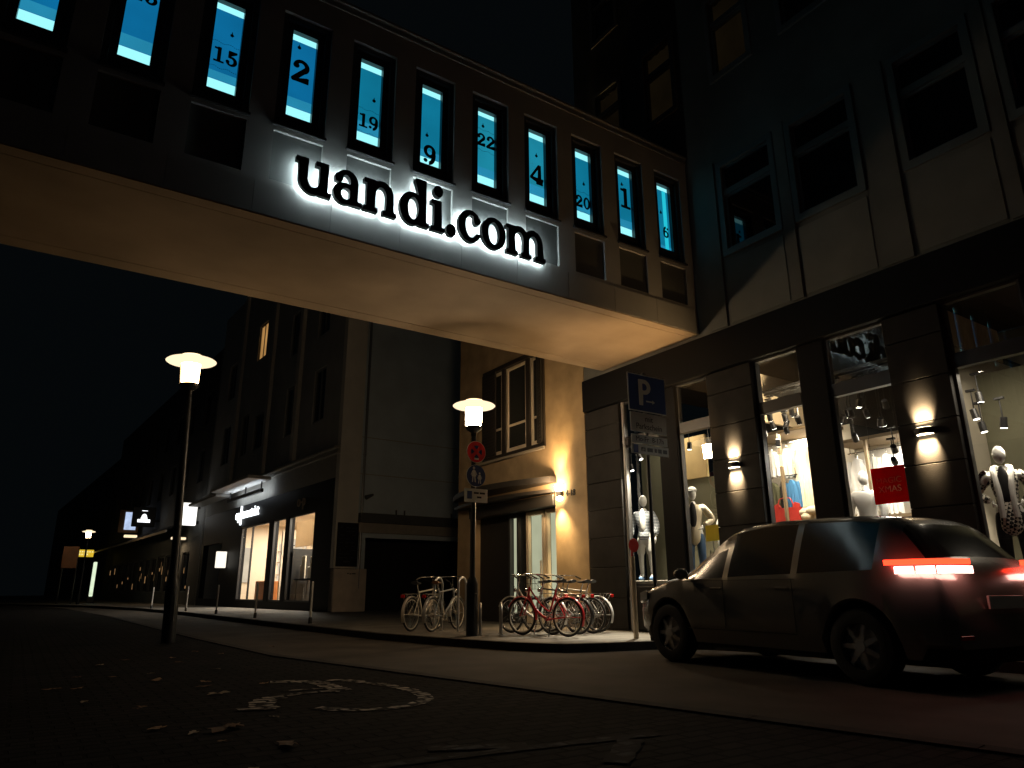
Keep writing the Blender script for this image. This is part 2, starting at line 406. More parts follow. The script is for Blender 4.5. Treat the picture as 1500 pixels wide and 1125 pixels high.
world = bpy.data.worlds.new('World'); scene.world = world; world.use_nodes = True
bg = world.node_tree.nodes['Background']
bg.inputs['Color'].default_value = (.0030, .0045, .0055, 1); bg.inputs['Strength'].default_value = .44
scene.view_settings.view_transform = 'Standard'; scene.view_settings.look = 'None'
scene.view_settings.exposure = 0; scene.view_settings.gamma = 1
scene.render.resolution_x = 1024; scene.render.resolution_y = 768
try:
    scene.cycles.use_denoising = True; scene.cycles.sample_clamp_indirect = 3.0; scene.cycles.caustics_reflective = False
    scene.cycles.caustics_refractive = False; scene.cycles.max_bounces = 7; scene.cycles.transparent_max_bounces = 16
    scene.cycles.use_light_tree = True
except Exception: pass

# ------------------------------------------------------------------ materials used often
plaster = mat('grey render', (.46,.46,.44), .85, var=.22, scale=1.2, bump=.15, bscale=90)
plaster_dark = mat('dark panel', (.13,.135,.13), .7, var=.25, scale=2)
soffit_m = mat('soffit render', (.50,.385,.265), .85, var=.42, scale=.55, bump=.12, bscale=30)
groove_m = mat('joint shadow gap', (.02,.02,.02), .9)
winframe = mat('dark window frame', (.05,.05,.052), .4)
pale_frame = mat('pale window frame', (.15,.175,.175), .5, var=.1)
black_stone = mat('dark stone cladding', (.032,.030,.028), .7, var=.4, scale=3, bump=.2, bscale=60, spec=.2)
fascia_m = mat('black fascia', (.010,.010,.011), .6, spec=.12)
black_metal = mat('black metal', (.015,.015,.016), .45)
dark_pole = mat('dark painted steel', (.03,.035,.04), .38, metal=.3)
white_paint = mat('white paint', (.75,.75,.73), .5)
steel = mat('brushed steel', (.6,.6,.6), .32, metal=.9)
dark_glass = mat('dark window glass', (.004,.005,.006), .03, spec=.6)
clear = glass('shop glass', (.97,.98,.97), 2.3)
clear_soft = glass('clear glass', (.98,.98,.98), 1.0)
lamp_warm = (1.0, .64, .30); sodium = (1.0, .58, .22); shopwhite = (1.0, .86, .66)

# ------------------------------------------------------------------ ground
road_m = mat('asphalt', (.085,.074,.064), .8, var=.55, scale=1.1, bump=.5, bscale=220, spec=.16, detail=10)
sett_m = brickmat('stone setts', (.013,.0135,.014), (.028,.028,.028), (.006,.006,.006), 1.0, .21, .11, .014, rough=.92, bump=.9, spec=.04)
slab_m = brickmat('pavement slabs', (.17,.155,.135), (.23,.21,.18), (.06,.055,.05), 1.0, .6, .4, .012, rough=.7, bump=.5)
kerb_m = mat('granite kerb', (.05,.047,.045), .85, spec=.08, var=.35, scale=6, bump=.2)
z_road = -.11
g = MB(); N_ = 24
for i in range(N_):
    for j in range(N_):
        x0, x1 = -300+600*i/N_, -300+600*(i+1)/N_; y0, y1 = -300+600*j/N_, -300+600*(j+1)/N_
        g.quad((x0,y0,z_road),(x1,y0,z_road),(x1,y1,z_road),(x0,y1,z_road))
tag(g.build('road', road_m), kind='structure')
near_edge = [(5.4,-14),(5.0,-4),(4.2,2),(3.55,5.8),(2.85,9.8),(2.75,14),(2.7,30),(2.2,45),(0,58),(-8,70)]
far_edge = [(9.45,-14),(9.45,7.4),(9.3,8.1),(8.75,8.75),(7.7,8.95),(7.1,9.15),(6.72,9.9),(6.45,11.2),(6.1,13.6),(6.0,20),(6.0,32),(5.6,42),(4.0,54),(0,66),(-8,77)]
def slab(name, edge, close, m, z=0.0, k0=.16):
    poly = edge + close
    mb = MB(); n = len(poly)
    mb.add([(x,y,z) for x,y in poly], [tuple(range(n))])
    return tag(mb.build(name, m), kind='structure')
def kerb(name, edge, side):
    mb = MB(); w = .14
    nrm = []
    for i in range(len(edge)):
        a = Vector(edge[max(i-1,0)]); b = Vector(edge[min(i+1,len(edge)-1)]); d = (b-a).normalized(); nrm.append(Vector((d.y,-d.x))*side)
    for i in range(len(edge)-1):
        a, b = Vector(edge[i]), Vector(edge[i+1]); L = (b-a).length; k = max(1, int(L/1.0)) if L < 40 else int(L/2)
        for j in range(k):
            t0, t1 = j/k + .004/L, (j+1)/k - .004/L
            pa, pb = a.lerp(b,t0), a.lerp(b,t1); na, nb = nrm[i].lerp(nrm[i+1],t0), nrm[i].lerp(nrm[i+1],t1)
            q = [pa, pb, pb+nb*w, pa+na*w]
            mb.add([(p.x,p.y,z_road-.05) for p in q] + [(p.x,p.y,.012) for p in q], [(3,2,1,0),(4,5,6,7),(0,1,5,4),(1,2,6,5),(2,3,7,6),(3,0,4,7)])
    return tag(mb.build(name, kerb_m), kind='structure')
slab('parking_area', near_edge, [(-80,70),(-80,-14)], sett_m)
slab('pavement', far_edge, [(-8,110),(60,110),(60,-14)], slab_m)
kerb('kerb_parking', near_edge, 1); kerb('kerb_pavement', far_edge, -1)

# painted marks on the setts: a worn wheelchair symbol and a bay line
paint_m = wornpaint('worn white road paint', (.74,.68,.59), (.018,.018,.018), 9.0, .50)
faint_m = wornpaint('nearly worn off paint', (.075,.08,.085), (.018,.018,.018), 8.0, .54)
def stroke(mb, pts, w, z=.005):
    pts = [Vector(p) for p in pts]; n = len(pts); L, Rr = [], []
    for i, p in enumerate(pts):
        d = (pts[min(i+1,n-1)] - pts[max(i-1,0)]).normalized(); q = Vector((-d.y, d.x))*(w/2)
        ww = 1 + .12*math.sin(i*2.3)
        L.append(p+q*ww); Rr.append(p-q*ww)
    o = len(mb.v)
    mb.add([(p.x,p.y,z) for p in L] + [(p.x,p.y,z) for p in Rr], [(i,i+1,n+i+1,n+i) for i in range(n-1)])
wm = MB()
arcp = [(2.52,6.88),(2.67,6.76),(2.80,6.42),(2.86,6.0),(2.85,5.62),(2.74,5.28),(2.52,5.07),(2.28,5.03),(2.05,5.12),(1.9,5.34)]
def smooth(pts, k=4):
    out = []; P = [Vector(p) for p in pts]
    for i in range(len(P)-1):
        p0, p1, p2, p3 = P[max(i-1,0)], P[i], P[i+1], P[min(i+2,len(P)-1)]
        for j in range(k):
            t = j/k; out.append(.5*((2*p1)+(-p0+p2)*t+(2*p0-5*p1+4*p2-p3)*t*t+(-p0+3*p1-3*p2+p3)*t**3))
    out.append(P[-1]); return out
stroke(wm, smooth(arcp), .12)
stroke(wm, smooth([(2.06,7.05),(2.25,6.98),(2.40,6.78),(2.40,6.4),(2.40,6.1)]), .17)
stroke(wm, smooth([(2.36,6.08),(2.2,6.16),(2.02,6.12),(1.8,6.05)]), .10, .006)
stroke(wm, smooth([(1.98,6.38),(2.15,6.36),(2.30,6.32)]), .07, .0065)
stroke(wm, smooth([(1.85,6.03),(1.72,5.95),(1.62,5.7),(1.6,5.5)]), .19, .007)
stroke(wm, smooth([(1.40,5.58),(1.52,5.53),(1.66,5.48)]), .10, .008)
tag(wm.build('wheelchair_marking', paint_m), kind='structure')
bl = MB(); stroke(bl, smooth([(1.5,3.46),(2.0,3.42),(2.5,3.36),(3.2,3.26)], 6), .10)
stroke(bl, smooth([(1.92,3.66),(2.12,3.56),(2.4,3.44)]), .12, .0065); stroke(bl, smooth([(2.95,3.22),(2.75,3.05),(2.5,2.85)]), .14, .0075)
tag(bl.build('bay_line_marking', faint_m), kind='structure')

# ------------------------------------------------------------------ the footbridge
BX0, BX1, BY0, BY1, BZ0, BZ1 = -6.0, 10.385, 8.84, 11.70, 5.60, 9.50
bridge = thing('footbridge', 'grey rendered enclosed footbridge with a row of narrow blue-lit numbered windows spanning the street', 'footbridge', (2.2, BY0, BZ0))
cxs = [(k, 1.285 + 1.0635*k) for k in range(-6, 9)]
ops = []
for k, cx in cxs: ops += [(cx-.36, cx+.36, 7.05, 8.98), (cx-.35, cx+.35, 6.17, 6.95)]
wall('y', BY0, .22, BX0, BX1, BZ0+.02, BZ1, ops).build('wall', plaster, bridge)
back = MB(); back.box(BX0, BX1, BY1-.2, BY1, BZ0+.03, BZ1); back.build('rear_wall', plaster, bridge)
rf = MB(); rf.box(BX0, BX1, BY0+.23, BY1-.21, BZ1-.2, BZ1-.02); rf.build('roof', plaster_dark, bridge)
cp = MB()
for i in range(6):
    a = BX0 + (BX1-BX0)*i/6; b = BX0 + (BX1-BX0)*(i+1)/6 - .008
    cp.bbox(a, b, BY0-.07, BY0+.3, BZ1+.002, BZ1+.055, .008)
    cp.bbox(a, b, BY0-.035, BY0-.004, BZ1-.10, BZ1-.002, .006)
cp.build('coping', mat('zinc coping', (.35,.34,.32), .45, metal=.5), bridge)
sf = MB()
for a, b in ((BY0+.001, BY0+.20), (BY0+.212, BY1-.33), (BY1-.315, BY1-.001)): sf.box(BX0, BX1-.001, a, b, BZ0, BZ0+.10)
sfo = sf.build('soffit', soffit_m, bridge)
gr = MB(); gr.box(BX0, BX1-.003, BY0+.23, BY1-.21, BZ0+.105, BZ0+.16); gr.build('floor_slab', groove_m, bridge)
# lower beam: thin facing slabs with open joints
bm_ = MB(); xs = [BX0] + [1.285+1.0635*k+.53 for k in range(-7, 9) if BX0 < 1.285+1.0635*k+.53 < BX1] + [BX1]
for a, b in zip(xs[:-1], xs[1:]): bm_.box(a+.004, b-.004, BY0-.012, BY0-.001, BZ0+.02, 6.10)
bm_.build('beam_facing', plaster, bridge)
film_m = [emit('blue window film', (.004,.165,.38), .88, .3, 1.3), emit('teal window film', (.005,.20,.34), .9, .3, 1.3), emit('pale teal window film', (.012,.25,.37), .95, .3, 1.3)]
strip_m = emit('cyan lit window strip', (.34,.93,1.0), 1.15)
digit_m = mat('dark numeral film', (.002,.006,.010), .8)
texts = {-2: None, -1: ('23', .25, 8.42, 0), 0: ('15', .25, 7.94, .02), 1: ('2', .39, 8.18, 0), 2: ('19', .245, 7.75, .02), 3: ('9', .36, 7.56, 0.02), 4: ('22', .25, 8.23, .02), 5: ('4', .41, 7.96, 0.02), 6: ('20', .25, 7.74, .02), 7: ('1', .45, 8.18, .05), 8: ('6', .25, 7.76, .06)}
for k, cx in cxs:
    y = BY0
    pn = MB(); pn.box(cx-.349, cx+.349, y+.045, y+.16, 6.171, 6.949); pn.build('spandrel_panel', plaster_dark, bridge)
    wn = MB(); frame(wn, 'y', y+.05, y+.20, cx-.358, cx+.358, 7.052, 8.978, .075); frame(wn, 'y', y+.11, y+.21, cx-.282, cx+.282, 7.128, 8.902, .097, .202, .112)
    wn.box(cx-.38, cx+.38, y-.05, y+.04, 7.015, 7.05)
    w = wn.build('window', winframe, bridge)
    gl = y + .17
    st = MB(); st.box(cx-.206, cx+.206, gl+.02, gl+.03, 7.30, 8.82); st.build('light_strip', strip_m, w)
    zt = {0: 8.70, 1: 8.70, 2: 8.70, 3: 8.70, 4: 8.72, 5: 8.70, 6: 8.68, 7: 8.70, 8: 8.72}.get(k, 8.70)-.02; zb = {3: 7.50, 8: 7.25}.get(k, 7.535)
    fl = MB(); fl.box(cx-.205, cx+.205, gl+.012, gl+.018, zb, zt); fl.build('window_film', film_m[0 if k < 2 else (2 if k in (4,5) else 1)], w)
    fl = MB(); fl.box(cx-.2045, cx+.2045, gl+.0085, gl+.0115, zb+.004, zb+.13+.03*(k % 3)); fl.build('backlight_band', emit('pale blue backlight band', (.02,.27,.46), .95, .2, 2.0), w)  # lighter strip painting uneven backlight low on the film
    if k == 8:
        fl = MB(); fl.box(cx+.02, cx+.12, gl+.006, gl+.010, 7.25, 8.7); fl.build('curtain_gap', emit('cyan curtain gap', (.02,.6,.75), 1.0), w)
    if k in texts and texts[k]:
        tx, h, zc, dx = texts[k]; ls, wid = word_loops(tx); s = h/1.42; loops = []
        s2 = min(s, .37/wid) if len(tx) > 1 else s
        for ch, x in ls:
            for lp in glyph(ch): loops.append([((p[0]+x-wid/2)*min(s, s2*1.15), (p[1]-.7)*s) for p in lp])
        put_mesh('numeral', curve_mesh('numeral', loops, .002), basis((cx+dx, gl+.004, zc), (1,0,0), (0,0,1)), digit_m, w)
        # small hanging ornaments and a thin garland printed on the film
        og = MB(); rnd = random.Random(k)
        for q in range(1):
            ox, oz = cx + rnd.uniform(-.09,.09), min(zc + rnd.uniform(.26,.42), 8.62) if q == 0 else zc - rnd.uniform(.3,.42)
            if oz < 7.55: oz = 7.56
            og.lathe([(.0001,-.004),(.028,-.003),(.028,.003),(.0001,.004)], (ox, gl+.004, oz), 5 if k == 0 else 12, 'y')
            og.box(ox-.006, ox+.006, gl+.002, gl+.006, oz+.02, oz+.055)
        if tx in ('15','19','22','20'):
            for zz in (zc+.20, zc-.21):
                for q in range(14): og.box(cx-.18+q*.026, cx-.165+q*.026, gl+.003, gl+.006, zz+.012*math.sin(q*.9), zz+.006+.012*math.sin(q*.9))
        og.build('ornament', digit_m, w)
    gm = MB(); gm.quad((cx-.205,gl,7.25),(cx+.205,gl,7.25),(cx+.205,gl,8.825),(cx-.205,gl,8.825)); gm.build('pane', clear_soft, w)

# back-lit lettering on the bridge
sign = thing('illuminated_sign', 'black slab serif letters reading uandi.com back-lit white on the footbridge front', 'sign', (4.4, 8.70, 6.03))
ls, wid = word_loops('uandi.com', .0); X0, X1 = 2.315, 6.60; sx = (X1-X0)/wid; sz = .525
letter_m = mat('black letter face', (.004,.004,.004), .6, spec=.15)
led_m = emit('letter back light', (.78,.96,1.0), 60.0)
for ch, x in ls:
    lp = [[((p[0]+x)*sx, p[1]*sz) for p in l] for l in glyph(ch)]
    lo = put_mesh('letter', curve_mesh('letter', lp, .075), basis((X0, 8.74, 6.06), (1,0,0), (0,0,1)), letter_m, sign)
    # light strip on the back of the letter, a little smaller than the face
    def shrink(fn): return lambda X, Y: fn(X, Y) + .055
    inner = [[((p[0]+x)*sx, p[1]*sz) for p in l] for l in contour(shrink(G[ch][1]), G[ch][0], 1.62, -.12)]
    put_mesh('back_light', curve_mesh('back_light', inner, .006), basis((X0, 8.783, 6.06), (1,0,0), (0,0,1)), led_m, lo)
    st = MB(); cxm = X0 + (x + G[ch][0]*.35)*sx
    for zz in (6.14,): st.cyl((cxm, 8.77, zz), (cxm, 8.84, zz), .012, n=6)
    st.build('stud', black_metal, lo)
# ------------------------------------------------------------------ the shop building on the right
FX = 10.40
shop = thing('shop_building', 'dark office block with lit fashion shop windows on its ground floor right of the bridge', 'building', (FX, 2.0, 0))
row1 = [(6.74,8.06),(5.18,6.48),(3.36,4.58),(1.85,3.12),(.45,1.58),(-1.0,.2),(-2.6,-1.4)]
row2 = [(10.6,11.65),(8.9,9.95),(6.95,8.0),(5.3,6.35),(3.5,4.6),(1.8,2.9)]
row3 = [(10.6,11.65),(8.9,9.95),(6.95,8.0),(5.3,6.35)]
ops = [(a,b,6.95,8.98) for a,b in row1] + [(a,b,10.86,12.95) for a,b in row2] + [(a,b,14.4,16.2) for a,b in row3]
upper_m = mat('upper facade render', (.23,.23,.205), .85, var=.45, scale=.7, bump=.15, bscale=80)
wall('x', FX, .3, -8, 12.40, 5.52, 17.5, ops).build('upper_wall', upper_m, shop)
for a, b in ((8.12, 8.55), (6.50, 6.72), (4.64, 5.12), (3.15, 3.33), (1.62, 1.82), (-.0, .42)):
    pil = MB(); pil.box(FX-.035, FX-.001, a, b, 5.56, 9.05); pil.build('pilaster', upper_m, shop)
for a, b in row1:
    spd = MB(); spd.box(FX-.012, FX-.001, a+.03, b-.03, 5.60, 6.85); spd.build('spandrel', mat('spandrel render', (.23,.23,.205), .8, var=.2, scale=1.5), shop)
curtain_m = mat('pale curtain', (.30,.26,.18), .9, var=.3, scale=3)
for row, z0, z1 in ((row1, 6.95, 8.98), (row2, 10.86, 12.95), (row3, 14.4, 16.2)):
    for a, b in row:
        wb = MB(); frame(wb, 'x', FX-.04, FX+.14, a+.002, b-.002, z0+.002, z1-.002, .11, .13, .11)
        zt = z0 + (z1-z0)*.66; wb.box(FX+.0, FX+.12, a+.112, b-.112, zt-.05, zt+.05)
        frame(wb, 'x', FX+.03, FX+.11, a+.113, b-.113, z0+.133, zt-.051, .05); frame(wb, 'x', FX+.03, FX+.11, a+.113, b-.113, zt+.051, z1-.112, .04)
        wob = wb.build('window', pale_frame if row is row1 else mat('dim window frame', (.22,.23,.22), .6), shop)
        pm = MB(); pm.box(FX+.06, FX+.08, a+.16, b-.16, z0+.18, zt-.1); pm.box(FX+.06, FX+.08, a+.15, b-.15, zt+.09, z1-.15)
        pm.build('pane', dark_glass if row is row1 else glass('office glass', (.7,.7,.66), 1.0), wob)
        if row is not row1:
            cm = MB(); n = 18
            for i in range(n):
                y0 = a+.03+(b-a-.06)*i/n; y1 = a+.03+(b-a-.06)*(i+1)/n
                d0 = .22+.02*math.sin(i*1.7); d1 = .22+.02*math.sin((i+1)*1.7)
                cm.quad((FX+d0,y0,z0+.05),(FX+d1,y1,z0+.05),(FX+d1,y1,z1-.05),(FX+d0,y0,z1-.05))
            cm.build('curtain', emit('blind with room glow', (1,.66,.28), .009, .8, 1.2) if row is row2 and a > 6 else curtain_m, wob, smooth=True)  # upper blinds carry the dim room light as emission
rm = MB(); rm.box(FX-.25, FX+.5, -8.2, 12.4, 17.51, 17.9); rm.build('roof_edge', upper_m, shop)
# fascia band over the ground floor
fb = MB(); fb.bbox(FX-.09, FX+.3, -8, 12.39, 4.76, 5.505, .012); fb.build('fascia', fascia_m, shop)
# stone pillars, stacked blocks with open joints
def pillar(a, b, proud=0.0):
    mb = MB(); z = .02; hs = [.62,.62,.62,.60,.60,.62,.62,.42]
    for h in hs:
        z1 = min(z+h-.012, 4.745)
        mb.bbox(FX-.03-proud, FX+.24, a, b, z, z1, .006); z += h
    mb.box(FX+.0, FX+.23, a+.01, b-.01, .02, 4.74)
    return mb.build('pillar', black_stone, shop)
for a, b, pr in ((11.25, 12.38, .0), (7.72, 8.74, .02), (4.46, 5.28, .02), (1.2, 2.05, .02), (-2.1, -1.2, .02)): pillar(a, b, pr)
for a, b in ((6.31, 6.80), (9.62, 10.12), (3.02, 3.44), (-.2, .2)):
    nm = MB(); nm.bbox(FX-.0, FX+.2, a, b, .02, 4.75, .01); nm.build('mullion_column', fascia_m, shop)
bays = [(10.12,11.25),(8.74,9.62),(6.80,7.72),(5.28,6.31),(3.44,4.46),(2.05,3.02),(.2,1.2),(-1.2,-.2)]
for a, b in bays:
    sb = MB(); frame(sb, 'x', FX+.06, FX+.16, a+.002, b-.002, .86, 4.755, .04, .05, .03); sb.box(FX+.05, FX+.17, a+.042, b-.042, 3.76, 3.97)
    so = sb.build('shop_window', winframe, shop)
    gb = MB(); gb.quad((FX+.1,a+.04,.9),(FX+.1,b-.04,.9),(FX+.1,b-.04,3.765),(FX+.1,a+.04,3.765)); gb.quad((FX+.1,a+.04,3.965),(FX+.1,b-.04,3.965),(FX+.1,b-.04,4.73),(FX+.1,a+.04,4.73))
    gb.build('glazing', clear, so)
    pl = MB(); pl.bbox(FX+.02, FX+.25, a+.002, b-.002, .02, .855, .008); pl.build('plinth', black_stone, shop)
# interior of the shop
wall_pale = mat('shop wall', (.55,.5,.4), .8, var=.1, scale=2); olive = mat('olive partition', (.16,.155,.10), .8, var=.2, scale=1.5)
black_ceil = mat('black shop ceiling', (.012,.012,.012), .8)
m_ = MB(); m_.box(FX+.26, 16.5, -8, 12.3, .70, .84); m_.build('shop_floor', mat('shop floor', (.25,.2,.14), .35, var=.2), shop)
m_ = MB(); m_.box(14.6, 14.8, -8, 12.3, .84, 5.4); m_.build('shop_back_wall', wall_pale, shop)
m_ = MB(); m_.box(FX+.31, 14.6, -8, 12.3, 5.42, 5.5); m_.build('shop_ceiling', mat('dim brown ceiling', (.07,.055,.04), .85), shop)
for q in ((8.64, 8.72, 4.0), (4.82, 4.9, 4.42)):
    m_ = MB(); m_.box(FX+.34, 13.2, q[0], q[1], q[2], 5.0); m_.build('bulkhead', mat('beige bulkhead', (.58,.48,.34), .8, var=.1), shop)
m_ = MB(); m_.box(11.85, 14.59, 4.95, 8.6, 4.571, 4.62); m_.build('lowered_ceiling', black_ceil, shop)
for q in ((7.69,9.7,3.955),(5.0,7.68,3.56)):
    m_ = MB(); m_.box(13.24, 13.29, q[0], q[1], q[2], 4.62); m_.build('dark_sheet', black_ceil, shop)  # added black sheet so the wall above the shelves stays dark
for q in ((12.0,9.5,12.3,.845,3.12),(12.0,11.08,12.3,3.121,4.2),(12.0,3.0,5.3,.845,2.6),(12.02,3.0,5.24,2.601,4.0)):
    m_ = MB(); m_.box(q[0], 12.08, *q[1:]); m_.build('display_partition', olive, shop)
m_ = MB(); m_.box(11.93, 11.999, 10.25, 11.07, 3.125, 4.05); m_.build('tan_panel', mat('tan panel', (.55,.40,.18), .7, var=.15), shop)
m_ = MB(); m_.box(11.96, 11.999, 4.95, 5.24, 2.55, 3.2); m_.build('black_panel', black_ceil, shop)
m_ = MB(); m_.box(FX+.32, 13.5, 4.82, 4.9, .845, 4.4); m_.build('side_partition', wall_pale, shop)
# a display shelf niche behind the two middle windows
for q in ((7.7,9.7,3.95),(5.0,7.65,3.55)):
    nb = MB(); nb.box(13.3, 13.36, q[0], q[1], 1.6, q[2]); nb.build('white_backdrop', mat('white backdrop', (.78,.74,.66), .8), shop)
for ys, zt, z1 in (((7.85, 8.8, 9.6), 3.86, 2.02), ((5.2, 6.3, 7.0, 7.62), 3.42, 1.98)):
    sh = MB(); sh.box(12.5, 13.29, ys[0], ys[-1]+.05, zt, zt+.06); sh.box(12.5, 13.29, ys[0]+.01, ys[-1]+.04, z1, z1+.06)
    for y in ys: sh.box(12.5, 12.56, y, y+.05, .845, zt-.001)
    sh.build('display_shelf', mat('pale wood shelf', (.22,.16,.09), .6, var=.15, scale=8), shop)
for q in ((9.7,12.0,.98),(3.3,4.8,.90)):
    pf = MB(); pf.bbox(FX+.28, 11.95, q[0], q[1], .845, q[2], .01); pf.build('window_plinth', mat('display plinth', (.22,.2,.17), .6), shop)
dp = MB(); dp.tube([(FX-.08,11.05,0.02),(FX-.08,11.05,4.7)], .035, 10)
for z in (.6,2.2,3.8): dp.cyl((FX-.08,11.05,z),(FX-.08,11.05,z+.05), .045, n=10)
dp.build('downpipe', mat('zinc pipe', (.4,.4,.4), .4, metal=.6), shop)

# added area lights without fixtures, brightening the clothes, bulkhead and mannequins
light('AREA', 'interior_light', (12.75, 8.7, 3.84), 80, shopwhite, shop, (12.7, 8.7, 0), .4, sizey=1.5)
light('AREA', 'interior_light', (12.75, 6.4, 3.40), 110, (1,.93,.82), shop, (12.7, 6.4, 0), .4, sizey=1.8)
light('AREA', 'interior_light', (11.5, 7.0, 5.3), 5, shopwhite, shop, (11.6, 7.0, 0), 2.0, sizey=.6)
light('AREA', 'interior_light', (11.6, 7.5, 4.05), 60, (1,.80,.52), shop, (11.7, 8.64, 4.7), .5, sizey=.2)
light('AREA', 'interior_light', (11.4, 10.9, 4.3), 24, shopwhite, shop, (11.6, 10.9, 0), 1.0, sizey=.5)
light('AREA', 'interior_light', (10.75, 4.0, 3.7), 26, shopwhite, shop, (11.3, 4.25, 1.8), .5, sizey=.4)
light('SPOT', 'pavement_fill', (10.8, 11.0, 3.60), 2400, (1,.88,.66), shop, (9.65, 10.85, 0), .05, 64, .7)  # added spot without a fixture, lights the pavement outside
light('AREA', 'interior_light', (12.2, 1.0, 4.0), 30, shopwhite, shop, (12.2, 1.0, 0), 1.0, sizey=3)

# track spotlights hanging in the windows
lens_m = emit('spot lens', (1,.93,.8), 9.0)
def track_spot(loc, aim, label, energy=0, col=shopwhite, drop=.35):
    t = thing('track_spotlight', label, 'spotlight', loc, group='black track spotlights in the shop windows')
    p = Vector(loc); a = (Vector(aim)-p).normalized()
    b = MB(); b.cyl(p - a*.09, p + a*.06, .045, .05, 14); b.build('spot_head', black_metal, t, True)
    l = MB(); l.cyl(p + a*.061, p + a*.066, .042, .042, 14); l.build('lens', lens_m, t)
    s = MB(); s.cyl((p.x, p.y, p.z+.03), (p.x, p.y, p.z+drop), .009, n=6); s.box(p.x-.03, p.x+.03, p.y-.06, p.y+.06, p.z+drop, p.z+drop+.03); s.build('bracket', black_metal, t)
    if energy: light('SPOT', 'beam', p + a*.08, energy*2.2, col, t, aim, .03, 62, .7)
    return t
track_spot((11.2,11.79,3.45), (11.2,11.35,2.0), 'leftmost track spotlight above the striped jacket mannequin', 130)
track_spot((11.2,11.50,3.66), (11.3,10.6,2.0), 'small track spotlight behind the parking sign plates')
track_spot((11.1,9.94,3.63), (11.15,10.05,2.2), 'track spotlight right above the cream coat mannequin', 170)
track_spot((11.2,9.52,3.63), (11.3,9.3,1.5), 'track spotlight by the pillar lamp, right of the cream coat mannequin', 60)
for i, (y, z, x) in enumerate(((8.31,3.98,11.6),(7.98,3.91,11.6),(7.98,3.67,11.6),(7.70,3.80,11.6))):
    track_spot((x,y,z), (12.8,y+.5,2.4), 'track spotlight over the hanging clothes, ' + ('far left of its cluster','upper middle of its cluster','lower middle of its cluster','far right of its cluster')[i], 45 if i != 1 else 0)
for i, (y, z) in enumerate(((6.50,3.66),(5.90,3.67),(6.49,3.22),(5.87,2.93),(5.9,2.74))):
    track_spot((11.3,y,z), (12.9,y+.6,2.2), ('upper left track spotlight above the red poster window','upper right track spotlight above the red poster window','lower left track spotlight above the white coats','track spotlight just above the red poster','lowest track spotlight close to the red poster')[i], 55 if i in (0,1) else 0)
for i, (y, z) in enumerate(((4.54,3.19),(4.47,2.99),(4.20,3.00),(4.44,3.42))):
    track_spot((11.1,y,z), (11.15,4.35,2.0), ('left track spotlight above the patterned cardigan mannequin','bright track spotlight nearest the cardigan mannequin head','right tilted track spotlight above the cardigan mannequin','topmost track spotlight in the cardigan mannequin window')[i], 60 if i in (1,2) else 0)

rnd = random.Random(21)
for i in range(14):
    w2 = i % 2
    x = rnd.uniform(11.9, 12.45); k = (x-10.4)/10.4
    y = (rnd.uniform(6.85, 7.65) if not w2 else rnd.uniform(5.35, 6.2))*(1+k); z = .8+(rnd.uniform(3.2, 3.72)-.8)*(1+k*.9)
    z = min(z, 4.3)
    track_spot((x, y, z), (x+rnd.uniform(.1,.8), y+rnd.uniform(-.3,.9), z-1.0), 'small black track spotlight deep under the shop ceiling', drop=max(.04, 4.50-z))
tr = thing('spotlight_track', 'long black lighting tracks under the shop ceiling above the hanging clothes', 'lighting track', (12.2, 7.4, 4.5))
for x in (11.95, 12.4):
    b = MB(); b.box(x-.02, x+.02, 5.0, 9.6, 4.535, 4.57); b.build('track', black_metal, tr)
# wall lamps on the stone pillars
def wall_lamp(y, z, x, label, e_up, e_dn, e_fill=0, col=(1,.70,.38), w=.15, group='up and down wall lamps on the stone pillars'):
    t = thing('wall_lamp', label, 'wall lamp', (x, y, z), group=group)
    b = MB(); n = 14
    ring = [(x - .13*math.sin(PI*k/n), y + w*math.cos(PI*k/n)) for k in range(n+1)]
    for zz0, zz1 in ((-.045, -.035), (-.03, .03), (.035, .045)):
        s = .9 if zz0 != -.03 else 1
        b.prism(ring, lambda u, v, d: (x+(u-x)*s, y+(v-y)*s, z+d), zz0, zz1)
    b.build('housing', black_metal, t)
    ln = MB(); r2 = [(x - .10*math.sin(PI*k/n) - .01, y + w*.75*math.cos(PI*k/n)) for k in range(n+1)]
    ln.prism(r2, lambda u, v, d: (u, v, z+d), .046, .05); ln.prism(r2, lambda u, v, d: (u, v, z+d), -.05, -.046); ln.build('lens', emit('warm lens', (1,.80,.5), 14), t)
    for nm_, dz, e_ in (('up_beam', 1, e_up), ('down_beam', -1, e_dn)):
        lo_ = light('AREA', nm_, (x-.09, y, z+.07*dz), e_, col, t, (x+.02, y, z+.26*dz), w*1.5, sizey=.08); lo_.data.spread = R(48)
    light('SPOT', 'soffit_fill', (x-.15, y, z+.08), e_fill, (1,.60,.25), t, (x-1.2, y+1.95, z+2.6), .06, 74, 1.0) if e_fill else None  # extra spot tilted to brighten the bridge soffit
    return t
wall_lamp(8.24, 2.93, FX-.052, 'black wall lamp on the stone pillar left of the hanging clothes window', 22, 26, 330)
wall_lamp(4.90, 2.93, FX-.052, 'black wall lamp on the stone pillar right of the red poster', 22, 26, 30)

